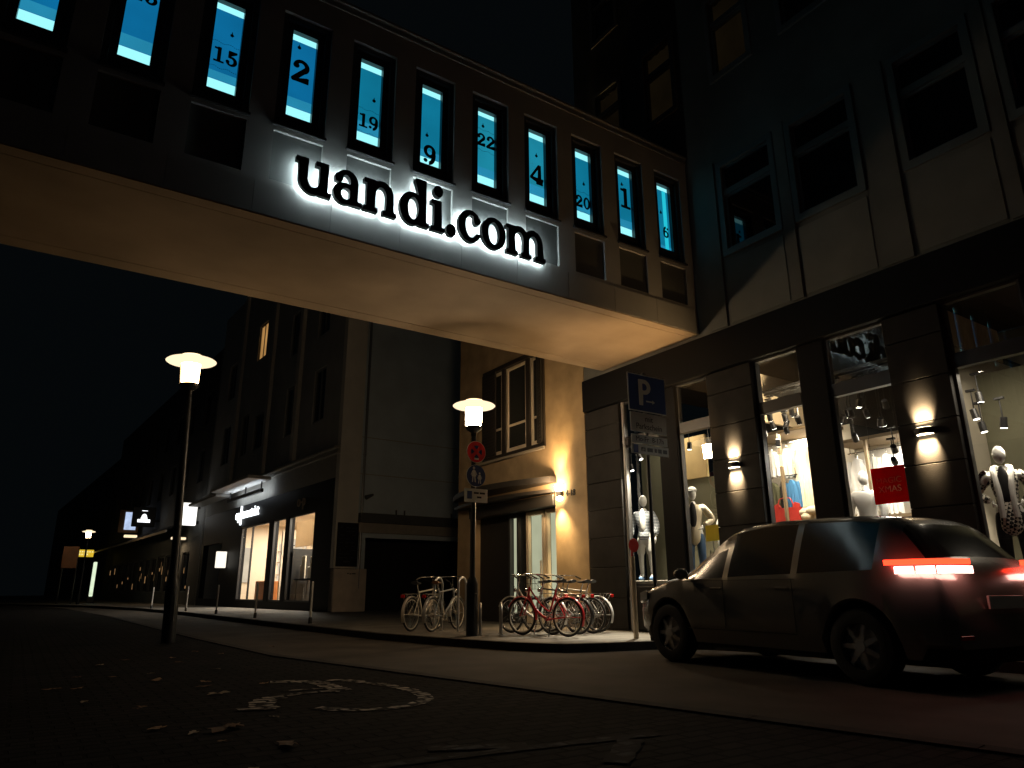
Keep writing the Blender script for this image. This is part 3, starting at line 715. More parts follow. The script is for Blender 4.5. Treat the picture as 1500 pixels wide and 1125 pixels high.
# red poster hanging in the window
po = thing('poster', 'red hanging poster lettered MAGIC XMAS in the shop window', 'poster', (10.75, 5.74, 1.99))
b = MB(); b.box(10.745, 10.757, 5.48, 6.0, 2.03, 2.58); b.build('board', translucent('red poster paper', (.52,.018,.012)), po)
gold = mat('gold print', (.75,.50,.28), .5); dimgold = mat('dim gold print', (.5,.12,.05), .5)
for tx, zc, sz_, m in (('MAGIC', 2.37, .125, dimgold), ('XMAS', 2.24, .135, gold)):
    me = font_mesh('lettering', tx, sz_, .002); put_mesh('lettering', me, basis((10.742, 5.74, zc), (0,-1,0), (0,0,1)), m, po)
s = MB()
for y in (5.52, 5.96): s.cyl((10.751,y,2.58),(10.751,y,3.76), .003, n=5)
s.build('cord', black_metal, po)
# yellow sale sign
yo = thing('sale_sign', 'small yellow sale sign standing right of the cream coat mannequin', 'sign', (10.6, 9.1, 1.0))
b = MB(); b.box(10.595, 10.607, 8.94, 9.25, 1.66, 1.95); b.build('board', mat('yellow card', (.80,.62,.02), .6), yo)
b = MB(); b.cyl((10.601,9.09,.98),(10.601,9.09,1.66), .01, n=8); b.cyl((10.601,9.09,.98),(10.601,9.09,.99), .1, n=16); b.build('stand', steel, yo)
# ------------------------------------------------------------------ ochre house behind the bridge
HX = 10.40
house = thing('ochre_house', 'ochre rendered house with dark shuttered window and glazed entrance behind the bridge', 'house', (HX, 15.4, 0))
ochre = mat('ochre render', (.46,.33,.185), .85, var=.34, scale=2.2, bump=.35, bscale=45, detail=10)
wall('x', HX, .35, 12.43, 18.30, 0, 9.2, [(13.95,16.90,4.24,6.86),(13.62,17.6,-.1,3.02)]).build('wall', ochre, house)
m_ = MB(); m_.box(HX+.36, 17, 18.0, 18.29, 0, 9.2); m_.box(HX+.36, 17, 12.44, 18.0, 9.0, 9.2); m_.build('side_wall', ochre, house)
m_ = MB(); m_.box(HX-.3, 17, 12.43, 18.4, 9.21, 9.4); m_.build('roof', plaster_dark, house)
# upper window: dark surround, three casements
w = MB(); frame(w, 'x', HX-.05, HX+.2, 13.951, 16.899, 4.241, 6.859, .12, .10, .12)
for y in (14.62, 15.78): w.box(HX-.02, HX+.18, y, y+.16, 4.342, 6.738)
w.box(HX+.24, HX+.30, 14.0, 16.85, 4.25, 6.85)
wo = w.build('window', mat('dark brown frame', (.035,.028,.022), .5), house)
cream = mat('cream casement', (.80,.68,.50), .5, var=.08)
for a, b in ((14.08,14.61),(14.79,15.77),(15.95,16.77)):
    c = MB(); frame(c, 'x', HX+.03, HX+.11, a, b, 4.36, 6.72, .085, .10, .085); c.box(HX+.04, HX+.10, a+.086, b-.086, 5.05, 5.11)
    co = c.build('casement', cream, wo)
    p = MB(); p.box(HX+.06, HX+.075, a+.08, b-.08, 4.45, 5.055); p.box(HX+.06, HX+.075, a+.08, b-.08, 5.105, 6.64); p.build('pane', mat('dusky pane', (.035,.035,.03), .1), co)
shut = mat('dark shutter', (.03,.026,.022), .55)
for a, b in ((16.15,16.85),(15.05,15.75),(14.0,14.2)):
    s = MB(); s.box(HX-.10, HX-.06, a, b, 4.34, 6.75)
    n = 26
    for i in range(n): s.box(HX-.115, HX-.101, a+.05, b-.05, 4.40+i*.088, 4.45+i*.088)
    if a != 15.05: s.build('shutter', shut, wo)
sl = MB(); sl.bbox(HX-.12, HX-.052, 13.9, 16.95, 4.16, 4.235, .01); sl.build('sill', mat('stone sill', (.3,.26,.2), .7), house)
# dark entrance canopy with a shallow bowed front
cn = MB(); K = 22
for i in range(K):
    ya, yb = 13.55+4.75*i/K, 13.55+4.75*(i+1)/K
    f = lambda y: .55*(1-((y-15.9)/2.4)**2)+.18
    for (z0, z1) in ((3.28, 3.42), (3.04, 3.12)):
        k = 1.0 if z0 > 3.2 else .72
        xa, xb = HX-f(ya)*k, HX-f(yb)*k
        cn.add([(HX-.002,ya,z0),(xa,ya,z0),(xb,yb,z0),(HX-.002,yb,z0),(HX-.002,ya,z1),(xa,ya,z1),(xb,yb,z1),(HX-.002,yb,z1)], [(0,1,2,3),(4,7,6,5),(1,5,6,2),(0,3,7,4)] + ([(0,4,5,1)] if i == 0 else []) + ([(3,2,6,7)] if i == K-1 else []))
cn.build('entrance_canopy', mat('dark canopy sheet', (.03,.027,.024), .45), house)
'''
pts = [(HX-.03, 15.2+1.75*math.cos(t), 2.12+.68*math.sin(t)) for t in [PI*.02+PI*.96*i/24 for i in range(25)]]
ar.tube(pts, .05, 8); '''
ar = MB(); ar.bbox(HX-.06, HX+.28, 13.63, 17.59, 2.74, 3.015, .01); ar.build('door_lintel', mat('dark canopy sheet', (.03,.027,.024), .45), house)
e = MB(); e.box(HX+.34, HX+.40, 13.0, 18.0, -.1, 3.3); e.build('entrance_recess', mat('recess black', (.02,.018,.016), .8), house)
for a, b, lab in ((13.66,14.32,'fixed glazed side panel'),(14.36,15.14,'glazed entrance door with cream frame'),(15.5,15.95,None)):
    d = MB(); frame(d, 'x', HX+.20, HX+.29, a, b, .02, 2.72, .10 if lab else .07, .22, .10)
    if lab and a > 14: d.box(HX+.17, HX+.20, a+.12, a+.15, .9, 1.5)
    do = d.build('door', cream if a < 15.2 else winframe, house, label=lab)
    p = MB(); p.box(HX+.31, HX+.32, a+.09, b-.09, .23, 2.63)
    p.build('lit_glass', emit('frosted lit glass', (.58,.60,.40), .72, .4, 1.1), do)
bw = MB(); bw.bbox(HX-.035, HX-.001, 12.45, 13.60, .02, .55, .01); bw.build('plinth', mat('house plinth', (.16,.13,.1), .8), house)
# wall lamp and number
hl = thing('wall_lamp', 'bright wall lamp shining up and down beside the house number on the ochre wall', 'wall lamp', (HX-.004, 13.38, 3.0))
b = MB(); b.bbox(HX-.10, HX-.003, 13.29, 13.47, 2.93, 3.05, .01); b.build('housing', black_metal, hl)
gm = emit('hot lamp glass', (1,.86,.55), 30)
b = MB(); b.bbox(HX-.13, HX-.006, 13.28, 13.48, 3.055, 3.21, .02); b.bbox(HX-.11, HX-.006, 13.31, 13.45, 2.83, 2.925, .02); b.build('lamp_glass', gm, hl)
light('SPOT', 'up_beam', (HX-.2, 13.38, 3.28), 340, (1,.62,.24), hl, (HX-.02, 13.34, 4.6), .06, 66, 1.0)
light('SPOT', 'wall_fill', (HX-.42, 13.38, 3.1), 200, (1,.66,.34), hl, (HX+.4, 13.9, 3.5), .1, 165, 1.0)  # added spot off the wall that brightens the ochre render
light('SPOT', 'bike_fill', (HX-.20, 13.38, 3.1), 210, (1,.68,.38), hl, (HX-1.6, 12.0, .6), .1, 110, 1.0)  # added spot aimed at the bicycles and pavement
light('SPOT', 'down_beam', (HX-.2, 13.38, 2.78), 300, (1,.68,.32), hl, (HX+.0, 13.32, 1.0), .06, 90, 1.0)
hn = thing('house_number', 'small black house number 4-18 on the ochre wall', 'house number', (HX-.01, 13.0, 2.9))
put_mesh('numerals', font_mesh('numerals', '4-18', .20, .02), basis((HX-.011, 13.02, 2.97), (0,-1,0), (0,0,1)), black_metal, hn)

# ------------------------------------------------------------------ corner building with the optician shop (local frame, 2.9 degrees off the street axis)
CC = (10.5, 28.6, 0); CR = R(2.9)
corner = thing('corner_building', 'tall grey corner building with plain gable wall and black optician shopfront across the yard', 'building', CC, CR)
gable_m = mat('gable render', (.70,.80,.86), .85, var=.2, scale=.8, bump=.1, bscale=60)
wall('y', 0, .3, .95, 9.0, 0, 19, [(1.35,8.5,-.1,2.95)]).build('gable_wall', gable_m, corner)
gb = MB()
for z in (5.6, 7.2): gb.box(.96, 9.0, -.012, -.001, z, z+.03)
gb.box(.96, 9.0, -.16, -.002, 3.15, 3.55); gb.build('ledge', mat('ledge render', (.5,.45,.38), .8, var=.15), corner)
gb = MB(); gb.box(.96, 9.0, -.28, -.003, 3.56, 3.95)  # dark projecting strip above the pale ledge
for x in (2.6, 3.0, 5.4, 6.6): gb.box(x, x+.05, -.25, -.2, 3.951, 4.15)
gb.cyl((1.2,-.16,4.6),(1.55,-.1,4.75), .10, .05, 10); gb.build('dark_ledge_strip', plaster_dark, corner)
cs = MB(); cs.box(-.02, .94, -.05, .3, 1.70, 19); cs.build('corner_strip', mat('corner strip render', (.82,.78,.70), .85, var=.15, scale=1.2), corner)
gi = MB(); gi.box(1.0, 9, 1.0, 1.1, 0, 3.1); gi.box(1.2, 9, .31, 1.0, 2.96, 3.0); gi.build('garage_recess', mat('garage dark', (.02,.02,.02), .9), corner)
gp = MB(); gp.tube([(1.08,-.09,.9),(1.08,-.09,19)], .055, 10)
for z in (2.4,4.4,6.4,8.4,10.4): gp.cyl((1.08,-.09,z),(1.08,-.09,z+.06), .07, n=10)
gp.build('downpipe', mat('dull zinc', (.30,.31,.32), .35, metal=.7), corner)
cb = MB(); cb.bbox(.0, 1.42, -.14, .3, 0, 1.68, .02); cb.build('base_block', mat('pale base render', (.75,.64,.54), .8, var=.2, scale=3), corner)
nb = MB(); nb.bbox(.05, .98, -.11, -.052, 1.76, 3.52, .01); no = nb.build('notice_board', mat('black board', (.012,.012,.014), .4), corner)
nb = MB()
for r_ in range(9):
    for c_ in range(3):
        if (r_*3+c_) % 4 != 3: nb.box(.14+c_*.27, .14+c_*.27+.12+.05*((r_+c_)%3), -.114, -.1105, 3.30-r_*.15, 3.325-r_*.15)
nb.box(.36,.66,-.114,-.1105,1.93,1.98); nb.build('faded_print', mat('faded grey print', (.08,.08,.085), .7), no)
lp = MB(); lp.box(.55,.62,-.151,-.141,1.47,1.51); lp.box(.66,.72,-.151,-.141,1.45,1.50); lp.box(.75,.92,-.151,-.141,1.46,1.50); lp.build('small_print', black_metal, corner)
# street facade
fac_m = mat('grey street facade', (.5,.5,.48), .85, var=.2, scale=.9, bump=.1, bscale=60)
ws = [(2.2,3.6,8.3,10.9),(5.9,7.4,8.3,10.9),(10.4,12.5,8.4,10.45),(13.6,15.0,8.4,10.9),(17.2,18.8,8.4,10.9),(2.2,3.6,12.6,15.0),(5.9,7.4,12.6,15.0),(11.6,13.1,13.9,16.1),(17.2,18.8,12.6,15.0)]
wall('x', 0, .3, -.02, 21.0, 6.56, 19, ws).build('street_wall', fac_m, corner)
wall('x', 0, .3, -.02, 21.0, 5.42, 6.555, []).build('band', mat('pale band', (.36,.34,.30), .8, var=.15), corner)
wall('x', 0, .3, .0, 21.0, 0, 5.415, [(2.35,5.5,.35,4.2),(5.95,7.7,.35,4.2),(8.3,12.9,.35,4.2),(16.5,20.5,.4,3.6)]).build('shopfront_wall', fascia_m, corner)
cp_ = MB(); cp_.bbox(-.32, -.002, -.05, 21.0, 6.57, 6.72, .02); cp_.bbox(-.16, -.003, -.05, 21.0, 6.40, 6.568, .02); cp_.build('cornice', mat('cornice stone', (.34,.32,.28), .75, var=.15), corner)
pw = MB()
for y in (5.3, 9.8, 15.7): pw.box(-.18, -.002, y, y+.45, 6.73, 19)
pw.build('pier', mat('pier render', (.6,.58,.54), .85, var=.15), corner)
for i, (a, b, z0, z1) in enumerate(ws):
    w = MB(); frame(w, 'x', .06, .16, a+.002, b-.002, z0+.002, z1-.002, .09); w.box(.07,.15,(a+b)/2-.04,(a+b)/2+.04,z0+.095,z1-.095)
    wo = w.build('window', mat('dim window frame', (.22,.23,.22), .6), corner)
    p = MB(); p.box(.11, .12, a+.08, b-.08, z0+.09, z1-.09)
    if i == 7:
        p.build('lit_pane', emit('warm lit window', (1,.52,.16), .42, .5, .8), wo, label='warm orange lit window high on the dark facade')
    else: p.build('pane', dark_glass, wo)
for a, b in ((2.35,5.5),(5.95,7.7),(8.3,12.9)):
    w = MB(); frame(w, 'x', .03, .13, a+.002, b-.002, .352, 4.198, .07)
    if b-a > 4: w.box(.04, .12, 11.0, 11.1, .43, 4.12)
    wo = w.build('shop_window', black_metal, corner)
    p = MB(); p.quad((.08,a+.06,.41),(.08,b-.06,.41),(.08,b-.06,4.13),(.08,a+.06,4.13)); p.build('glazing', clear_soft, wo)
warmwall = mat('warm shop wall', (.72,.62,.48), .8, var=.12, scale=.8)
i_ = MB(); i_.box(4.6,4.7,1.2,14.5,0,4.6); i_.box(.31,4.6,1.2,1.3,0,4.6); i_.box(.31,4.6,14.4,14.5,0,4.6); i_.box(2.2,2.3,5.6,7.3,0,4.5); i_.box(1.2,2.4,9.6,9.75,0,3.9); i_.build('shop_inner_wall', warmwall, corner)
i_ = MB(); i_.box(.31,4.6,1.3,14.4,4.5,4.6); i_.build('shop_ceiling', warmwall, corner)
i_ = MB(); i_.box(.31,4.6,1.3,14.4,.30,.36); i_.build('shop_floor', mat('wood floor', (.3,.18,.09), .4, var=.3, scale=5), corner)
for q in ((1.3,2.25,9.50,9.595,1.4,3.45),(2.7,4.3,14.30,14.395,1.3,3.5),(.5,1.15,14.30,14.395,1.3,3.2)):
    i_ = MB(); i_.box(*q); i_.build('glowing_shelf', emit('glowing shop shelf', (1,.84,.62), .95, .25, 1.5), corner)  # white shelf panels with their own glow in place of shop light
for z in (1.9, 2.6, 3.1):
    i_ = MB(); i_.box(1.28,2.3,9.42,9.498,z,z+.04); i_.build('shelf_board', black_metal, corner)
i_ = MB(); i_.box(.24,1.5,5.30,5.36,.361,2.72); i_.build('shade_board', black_metal, corner)  # added black board that keeps the space under the blind dark
for z in (1.7, 2.4, 3.0):
    i_ = MB(); i_.box(2.6,4.4,14.2,14.298,z,z+.05); i_.build('shelf_board', mat('warm shelf board', (.3,.18,.09), .6), corner)
bl_ = MB(); bl_.box(.2,.22,2.42,5.0,2.75,3.9); bl_.build('blind', translucent('cream blind', (.86,.73,.56)), corner)
i_ = MB(); i_.box(4.2,4.59,6.2,7.6,1.3,3.6); i_.build('glowing_shelf', emit('glowing shop shelf', (1,.84,.62), .95, .25, 1.5), corner)  # another shelf panel given its own glow
def counter(name, lab, box, m):
    b = MB(); b.bbox(*box, .02); o = b.build(name, m); o.location = CC; o.rotation_euler = (0,0,CR); return tag(o, lab, 'counter')
orange = mat('orange wood', (.50,.20,.06), .5, var=.25, scale=5)
counter('counter', 'orange wooden counter at the far end of the optician window', (1.0,1.8,11.2,12.8,.36,1.35), orange)
counter('counter', 'orange wooden counter in the middle of the optician shop', (1.3,2.1,8.5,9.4,.36,1.45), orange)
counter('counter', 'slim orange desk behind the optician shop door', (1.5,2.2,5.95,7.0,.36,1.4), orange)
# goods under the blind
dt = thing('display_table', 'dark table of pale framed glasses displays under the cream blind', 'display table', CC, CR)
b = MB(); b.bbox(.35,1.0,2.45,5.2,1.28,1.36,.01)
for y in (2.6,5.0): b.box(.4,.46,y,y+.06,.36,1.28); b.box(.9,.96,y,y+.06,.36,1.28)
b.build('table', black_metal, dt)
cardm = mat('white card', (.75,.68,.55), .6)
for k, (y, h, wd) in enumerate(((2.6,.75,.3),(3.05,.35,.25),(3.4,.95,.38),(3.95,.5,.3),(4.4,1.0,.4),(4.9,.6,.25))):
    b = MB(); b.bbox(.5+.08*(k%2),.56+.08*(k%2),y,y+wd,1.362,1.362+h,.01); b.build('display_card', cardm, dt)
light('AREA', 'interior_light', (2.2, 11, 4.4), 700, (1,.90,.74), corner, (2.2, 11, 0), 1.5, sizey=3)
light('AREA', 'interior_light', (1.6, 6.8, 4.4), 480, (1,.90,.74), corner, (1.6, 6.8, 0), 1.5, sizey=2)
light('AREA', 'interior_light', (1.2, 3.6, 4.4), 420, (1,.90,.72), corner, (.8, 3.6, 0), .8, sizey=2)
def local_thing(name, lab, cat, group=None): return thing(name, lab, cat, CC, CR, group)
sg = local_thing('shop_sign', 'glowing white optician lettering on the black fascia under the canopy', 'sign')
neon = emit('white neon letters', (.90,.97,1.0), 3.2)
me = font_mesh('lettering', 'op|tometrist', .78, .06); put_mesh('lettering', me, basis((-.06, 12.0, 4.92), (0,-1,0), (0,0,1)), neon, sg)
b = MB(); b.box(-.10, -.03, 12.95, 13.07, 4.35, 5.38); b.build('bar', neon, sg)
s2 = local_thing('shop_sign', 'small dim op letters on the black fascia near the corner', 'sign')
put_mesh('lettering', font_mesh('lettering', 'o-p', .75, .05), basis((-.04, 4.0, 4.78), (0,-1,0), (0,0,1)), mat('dim bronze letters', (.30,.24,.18), .5), s2)
# projecting canopy, lit from below
ca = local_thing('canopy', 'flat grey canopy with a brightly lit pale underside above the optician sign', 'canopy')
b = MB(); b.bbox(-1.5, -.33, 7.6, 14.5, 6.18, 6.34, .02); b.bbox(-1.15, -.33, 14.51, 20.8, 6.02, 6.18, .02)
b.build('canopy_roof', mat('canopy sheet', (.55,.53,.50), .6), ca)
b = MB(); b.cyl((-.55,8.2,5.72),(-.55,14.0,5.72), .03, n=8); b.build('fill_tube', emit('cold fill tube', (.8,.9,1.0), 24.0), ca)  # added tube that brightens the canopy underside
b = MB(); b.box(-.6,-.5,8.2,14.0,5.62,5.68); b.box(-.63,-.601,8.15,14.05,5.62,5.80); b.box(-.6,-.5,8.15,8.19,5.62,5.8)
for y in (8.4,11,13.8): b.box(-.56,-.5,y,y+.05,5.68,6.18)
b.build('fill_tube_tray', black_metal, ca)  # added tray hiding the tube from the street
# projecting and wall signs further along
mb_ = local_thing('menu_box', 'small glowing white menu box beside the optician shop', 'menu box')
b = MB(); b.bbox(-.62,-.06,15.0,15.14,2.1,3.0,.02); b.build('box', emit('menu light', (1,.93,.78), 1.25), mb_); b = MB(); b.box(-.06,-.0,15.03,15.11,2.3,2.8); b.build('bracket', black_metal, mb_)
w_ = local_thing('light_box_sign', 'blank glowing white box sign projecting under the canopy end', 'sign')
b = MB(); b.bbox(-1.25,-.18,22.5,22.75,5.0,6.45,.02); b.build('box', emit('white light box', (1,.98,.92), 1.6), w_)
b = MB(); b.box(-.18,0,22.55,22.7,5.1,5.3); b.box(-.18,0,22.55,22.7,6.1,6.3); b.build('bracket', black_metal, w_)

# ------------------------------------------------------------------ restaurant terrace house and the dark house beyond
tav = local_thing('restaurant_building', 'dark restaurant front with a long awning and dim warm windows down the street', 'building')
ws2 = [(23+4.2*i, 24.4+4.2*i, z, z+2.3) for i in range(9) for z in (8.0, 12.0)]
ws3 = [(24+2.6*i, 26+2.6*i, .8, 3.4) for i in range(13)]
wall('x', 0, .3, 21.02, 60, 0, 17, ws2+ws3).build('wall', mat('dark facade', (.085,.09,.09), .8, var=.25, scale=.6), tav)
b = MB(); b.box(0,8,21.02,21.3,0,17); b.build('party_wall', fac_m, tav)
rnd = random.Random(3)
for a, c, z0, z1 in ws2+ws3:
    w = MB(); frame(w, 'x', .08, .16, a+.002, c-.002, z0+.002, z1-.002, .08); w.box(.09,.15,(a+c)/2-.03,(a+c)/2+.03,z0+.083,z1-.083); wo = w.build('window', winframe, tav)
    p = MB(); p.box(.13,.14,a+.07,c-.07,z0+.07,z1-.07); p.build('pane', dark_glass, wo)
    if z0 < 1:
        for q in range(4):
            l = MB()
            y = a+.15+q*.45+rnd.uniform(-.05,.05); h = rnd.uniform(.15,.6); zz = rnd.uniform(1.0,2.6); l.box(.115,.125,y,y+rnd.uniform(.06,.16),zz,zz+h); l.build('candle_glow', emit('dim warm interior', (1,.55,.22), .35, .6, 2), wo)
aw = local_thing('awning', 'long dark sloping awning with a pale front edge along the restaurant', 'awning')
b = MB()
for i in range(30):
    ya, yb = 24+1.1*i, 24+1.1*(i+1)
    b.add([(-.002,ya,5.55),(-1.6,ya,4.72),(-1.6,yb,4.72),(-.002,yb,5.55),(-.002,ya,5.58),(-1.6,ya,4.75),(-1.6,yb,4.75),(-.002,yb,5.58)], [(0,1,2,3),(4,7,6,5),(1,5,6,2)])
b.build('cloth', mat('dark awning cloth', (.03,.03,.032), .9), aw)
b = MB(); b.box(-1.64,-1.601,24,57,4.62,4.78); b.build('front_edge', mat('pale awning edge', (.5,.42,.34), .6), aw)
aw.children[0]
bs = local_thing('projecting_sign', 'black box sign with a glowing white emblem over the awning', 'sign')
b = MB(); b.bbox(-2.0,-.35,35.0,35.25,5.75,7.3,.03); b.box(-.35,0,35.05,35.2,6.2,6.3); b.build('box', black_metal, bs)
em = emit('white emblem', (.95,.98,1), 2.0); b = MB(); b.box(-1.62,-.72,34.96,34.995,6.1,6.33); b.ell((-1.17,34.975,6.52),(.19,.02,.24),14,8); b.box(-1.4,-.94,34.96,34.995,6.33,6.48); b.box(-1.37,-.97,34.96,34.995,6.98,7.02); b.build('emblem', em, bs)
ps = local_thing('lit_poster', 'bluish lit poster case left of the black box sign', 'poster')
b = MB(); b.bbox(-1.9,-.3,42.0,42.2,5.75,7.7,.03); b.build('case', mat('brown case', (.2,.12,.07), .6), ps)
b = MB(); b.box(-1.45,-.55,41.96,41.995,6.0,7.5); b.build('screen', emit('bluish poster', (.55,.68,.95), .9, .5, 2.0), ps)
ls2 = local_thing('awning_lamp', 'small warm lamp strip under the lit poster at the awning', 'lamp')
b = MB(); b.bbox(-1.5,-.5,40.9,41.1,5.28,5.5,.03); b.build('lamp', emit('warm strip', (1,.8,.5), 1.2), ls2)
ws_ = local_thing('terrace_lamp', 'warm strip lamp glowing under the awning behind the left lamp post', 'lamp')
b = MB(); b.bbox(-1.1,-.2,24.6,24.9,4.2,4.36,.02); b.build('lamp', emit('warm strip', (1,.8,.5), 1.2), ws_)
light('AREA', 'glow', (.0,0,0), 25, (1,.7,.4), ws_, (.0,0,-1), .5).location = (-.7, 26, 4.1)
ys = local_thing('hanging_sign', 'small yellow lit sign hanging from the far end of the awning', 'sign')
b = MB(); b.bbox(-3.1,-1.66,56.5,56.75,4.25,4.95,.03); b.build('panel', emit('yellow sign light', (.95,.62,.04), .75, .3, 3), ys)
for r_, n_ in ((4.68,6),(4.42,4)):
    for q in range(n_): b = MB(); b.box(-2.95+q*.22,-2.82+q*.22,56.46,56.49,r_,r_+.13); b.build('mark', emit('pale yellow marks', (1,.85,.35), .95), ys)
far = local_thing('far_building', 'unlit dark building at the bend where the street disappears', 'building')
wall('x', 0, .4, 60.02, 125, 0, 15, [(64+5*i,65.6+5*i,z,z+2.2) for i in range(10) for z in (4,8)]).build('wall', mat('very dark facade', (.05,.052,.055), .8, var=.3, scale=.4), far)
for i in range(10):
    for z in (4,8): w = MB(); frame(w,'x',.1,.2,64.002+5*i,65.598+5*i,z+.002,z+2.198,.1); w.build('window', winframe, far)

bo = thing('notice_board', 'brown board on two posts in the dark at the far left of the street', 'notice board', (3.0, 64, 0))
b = MB(); b.bbox(2.5,3.5,63.95,64.05,2.55,4.15,.02); b.build('panel', mat('brown panel', (.22,.09,.035), .6, var=.4, scale=2), bo)
b = MB(); b.cyl((2.6,64.1,0),(2.6,64.1,4.1),.05,n=8); b.cyl((3.5,64.1,0),(3.5,64.1,4.1),.05,n=8); b.build('posts', black_metal, bo)
lpi = thing('lit_pillar', 'slim glowing greenish white pillar far down the street beside the yellow sign', 'pillar', (4.9, 66, 0))
b = MB(); b.bbox(4.75,5.0,65.9,66.1,.5,3.1,.04); b.build('panel', emit('greenish white panel', (.85,1,.72), .9, .3, 2), lpi)
b = MB(); b.bbox(4.62,5.14,65.85,66.15,0,.49,.03); b.build('base', black_metal, lpi)

# ------------------------------------------------------------------ street lamps
glow = emit('lamp glass glow', (1.0,.62,.28), 24); glow_b = emit('bright lamp glass glow', (1.0,.72,.44), 165); pole_m = dark_pole
glow_far = emit('distant lamp glass glow', (1.0,.70,.38), 60)
def street_lamp(loc, h, label, gm, r=.068):
    t = thing('street_lamp', label, 'street lamp', loc, group='street lamps with disc reflectors')
    x, y, z = loc
    b = MB(); b.lathe([(.11,0),(.11,.9),(.085,1.0),(r,1.05),(r*.86,h-.72)], loc, 18)
    b.bbox(x-.035,x+.035,y-.118,y-.10,z+.35,z+.75,.006); b.build('pole', pole_m, t, True)
    b = MB(); b.lathe([(.05,h-.74),(.06,h-.70),(.06,h-.66),(.15,h-.60),(.165,h-.57),(.165,h-.54),(.15,h-.535)], loc, 20); b.build('collar', black_metal, t, True)
    b = MB(); b.lathe([(.13,h-.532),(.145,h-.5),(.16,h-.22),(.165,h-.17)], loc, 24); b.build('lamp_glass', gm, t, True)
    c = MB()
    for k in range(3):
        a = 2*PI*k/3+.6; c.cyl((x+.172*math.cos(a),y+.172*math.sin(a),z+h-.54),(x+.18*math.cos(a),y+.18*math.sin(a),z+h-.16), .006, n=6)
    c.build('stay', black_metal, t)
    d = MB(); d.lathe([(.17,h-.165),(.30,h-.16),(.40,h-.135),(.425,h-.115),(.40,h-.095),(.30,h-.06),(.21,h-.045)], loc, 36); d.build('reflector_disc', emit('opal lamp disc', (1.0,.78,.50), 1.35), t, True)
    e = MB(); e.lathe([(.205,h-.044),(.20,h-.02),(.17,h),(.0001,h+.01)], loc, 28); e.build('top_cap', emit('lamp top glow', (1,.74,.42), 2.2), t, True)
    return t
lamp_near = street_lamp((2.2,13.4,0), 4.93, 'tall lit street lamp at the kerb left of the optician shop, nearest on the left', glow)
lamp_near.rotation_euler = (0, R(-2.2), 0)
street_lamp((7.06,11.85,0), 4.46, 'lit street lamp carrying the round traffic signs beside the bicycles', glow_b, .055)
street_lamp((3.72,60,0), 5.1, 'tiny distant lit street lamp far down the street', glow_far)

# signs on the lamp post
LX, LY = 7.06, 11.85
red_s = mat('sign red', (.62,.012,.010), .45); blue_s = mat('sign blue', (.006,.022,.11), .45); white_s = mat('sign white', (.7,.7,.68), .5); grey_s = mat('sign grey back', (.4,.4,.4), .5, metal=.4)
def disc_sign(z, rr, label):
    t = thing('traffic_sign', label, 'traffic sign', (LX, LY-.11, z-rr))
    b = MB(); b.lathe([(rr,0),(rr,.012)], (LX,LY-.10,z), 40, 'y'); b.build('plate', white_s, t)
    c = MB()
    for q in (-.12,.12): c.box(LX-.07,LX+.07,LY-.088,LY-.056,z+q-.015,z+q+.015)
    c.build('clamp', steel, t); return t
def sign_yaw(): pass
z1 = 3.40; t = disc_sign(z1, .215, 'round red and blue no stopping sign with a crossed middle, on the lamp post')
b = MB(); b.lathe([(.205,0),(.205,.006)], (LX,LY-.107,z1), 40, 'y'); b.build('red_field', red_s, t)
b = MB()
for k in range(4):
    a0 = PI/2*k
    pts = [(.125*math.cos(a0+s*.48),.125*math.sin(a0+s*.48)) for s in (-1,-.6,-.2,.2,.6,1)] + [(.042*math.cos(a0),.042*math.sin(a0))]
    b.prism(pts, lambda u,v,d: (LX+u,LY-.108-d,z1+v), .001, .003)
b.build('blue_field', blue_s, t)
b = MB(); b.bbox(LX-.05,LX+.05,LY-.115,LY-.111,z1-.155,z1-.125,.001); b.build('white_tab', white_s, t)
z2 = 2.93; t = disc_sign(z2, .215, 'round blue footpath sign with adult and child figures, below the red one')
b = MB(); b.lathe([(.209,0),(.209,.006)], (LX,LY-.107,z2), 40, 'y'); b.build('blue_field', blue_s, t)
dw = mat('sign figure white', (.5,.5,.5), .5)
b = MB(); Pf = lambda u,v,d: (LX+u,LY-.109-d,z2+v)
def fig(b, x, y, s):
    b.prism([(x+.026*s*math.cos(q*PI/6), y+.135*s+.026*s*math.sin(q*PI/6)) for q in range(12)], Pf, 0, .002)
    b.prism([(x-.02*s,y+.10*s),(x+.02*s,y+.10*s),(x+.05*s,y-.03*s),(x-.05*s,y-.03*s)], Pf, 0, .002)
    b.prism([(x-.03*s,y-.03*s),(x-.008*s,y-.03*s),(x-.02*s,y-.14*s),(x-.042*s,y-.14*s)], Pf, 0, .002)
    b.prism([(x+.008*s,y-.03*s),(x+.03*s,y-.03*s),(x+.045*s,y-.14*s),(x+.022*s,y-.14*s)], Pf, 0, .002)
    b.prism([(x+.018*s,y+.09*s),(x+.032*s,y+.085*s),(x+.075*s,y-.0*s),(x+.062*s,y-.008*s)], Pf, 0, .002)
    b.prism([(x-.018*s,y+.09*s),(x-.032*s,y+.085*s),(x-.07*s,y+.0*s),(x-.058*s,y-.008*s)], Pf, 0, .002)
fig(b, -.055, .015, 1.0); fig(b, .075, -.045, .72); b.build('figures', dw, t)
t = thing('sign_plate', 'small rectangular white plate with worn marks under the round blue sign', 'sign', (LX, LY-.11, 2.42))
b = MB(); b.bbox(LX-.26,LX+.26,LY-.105,LY-.095,2.42,2.68,.004); b.build('plate', white_s, t)
b = MB(); b.bbox(LX-.20,LX-.09,LY-.109,LY-.106,2.48,2.63,.001); b.build('pictogram', blue_s, t)
b = MB()
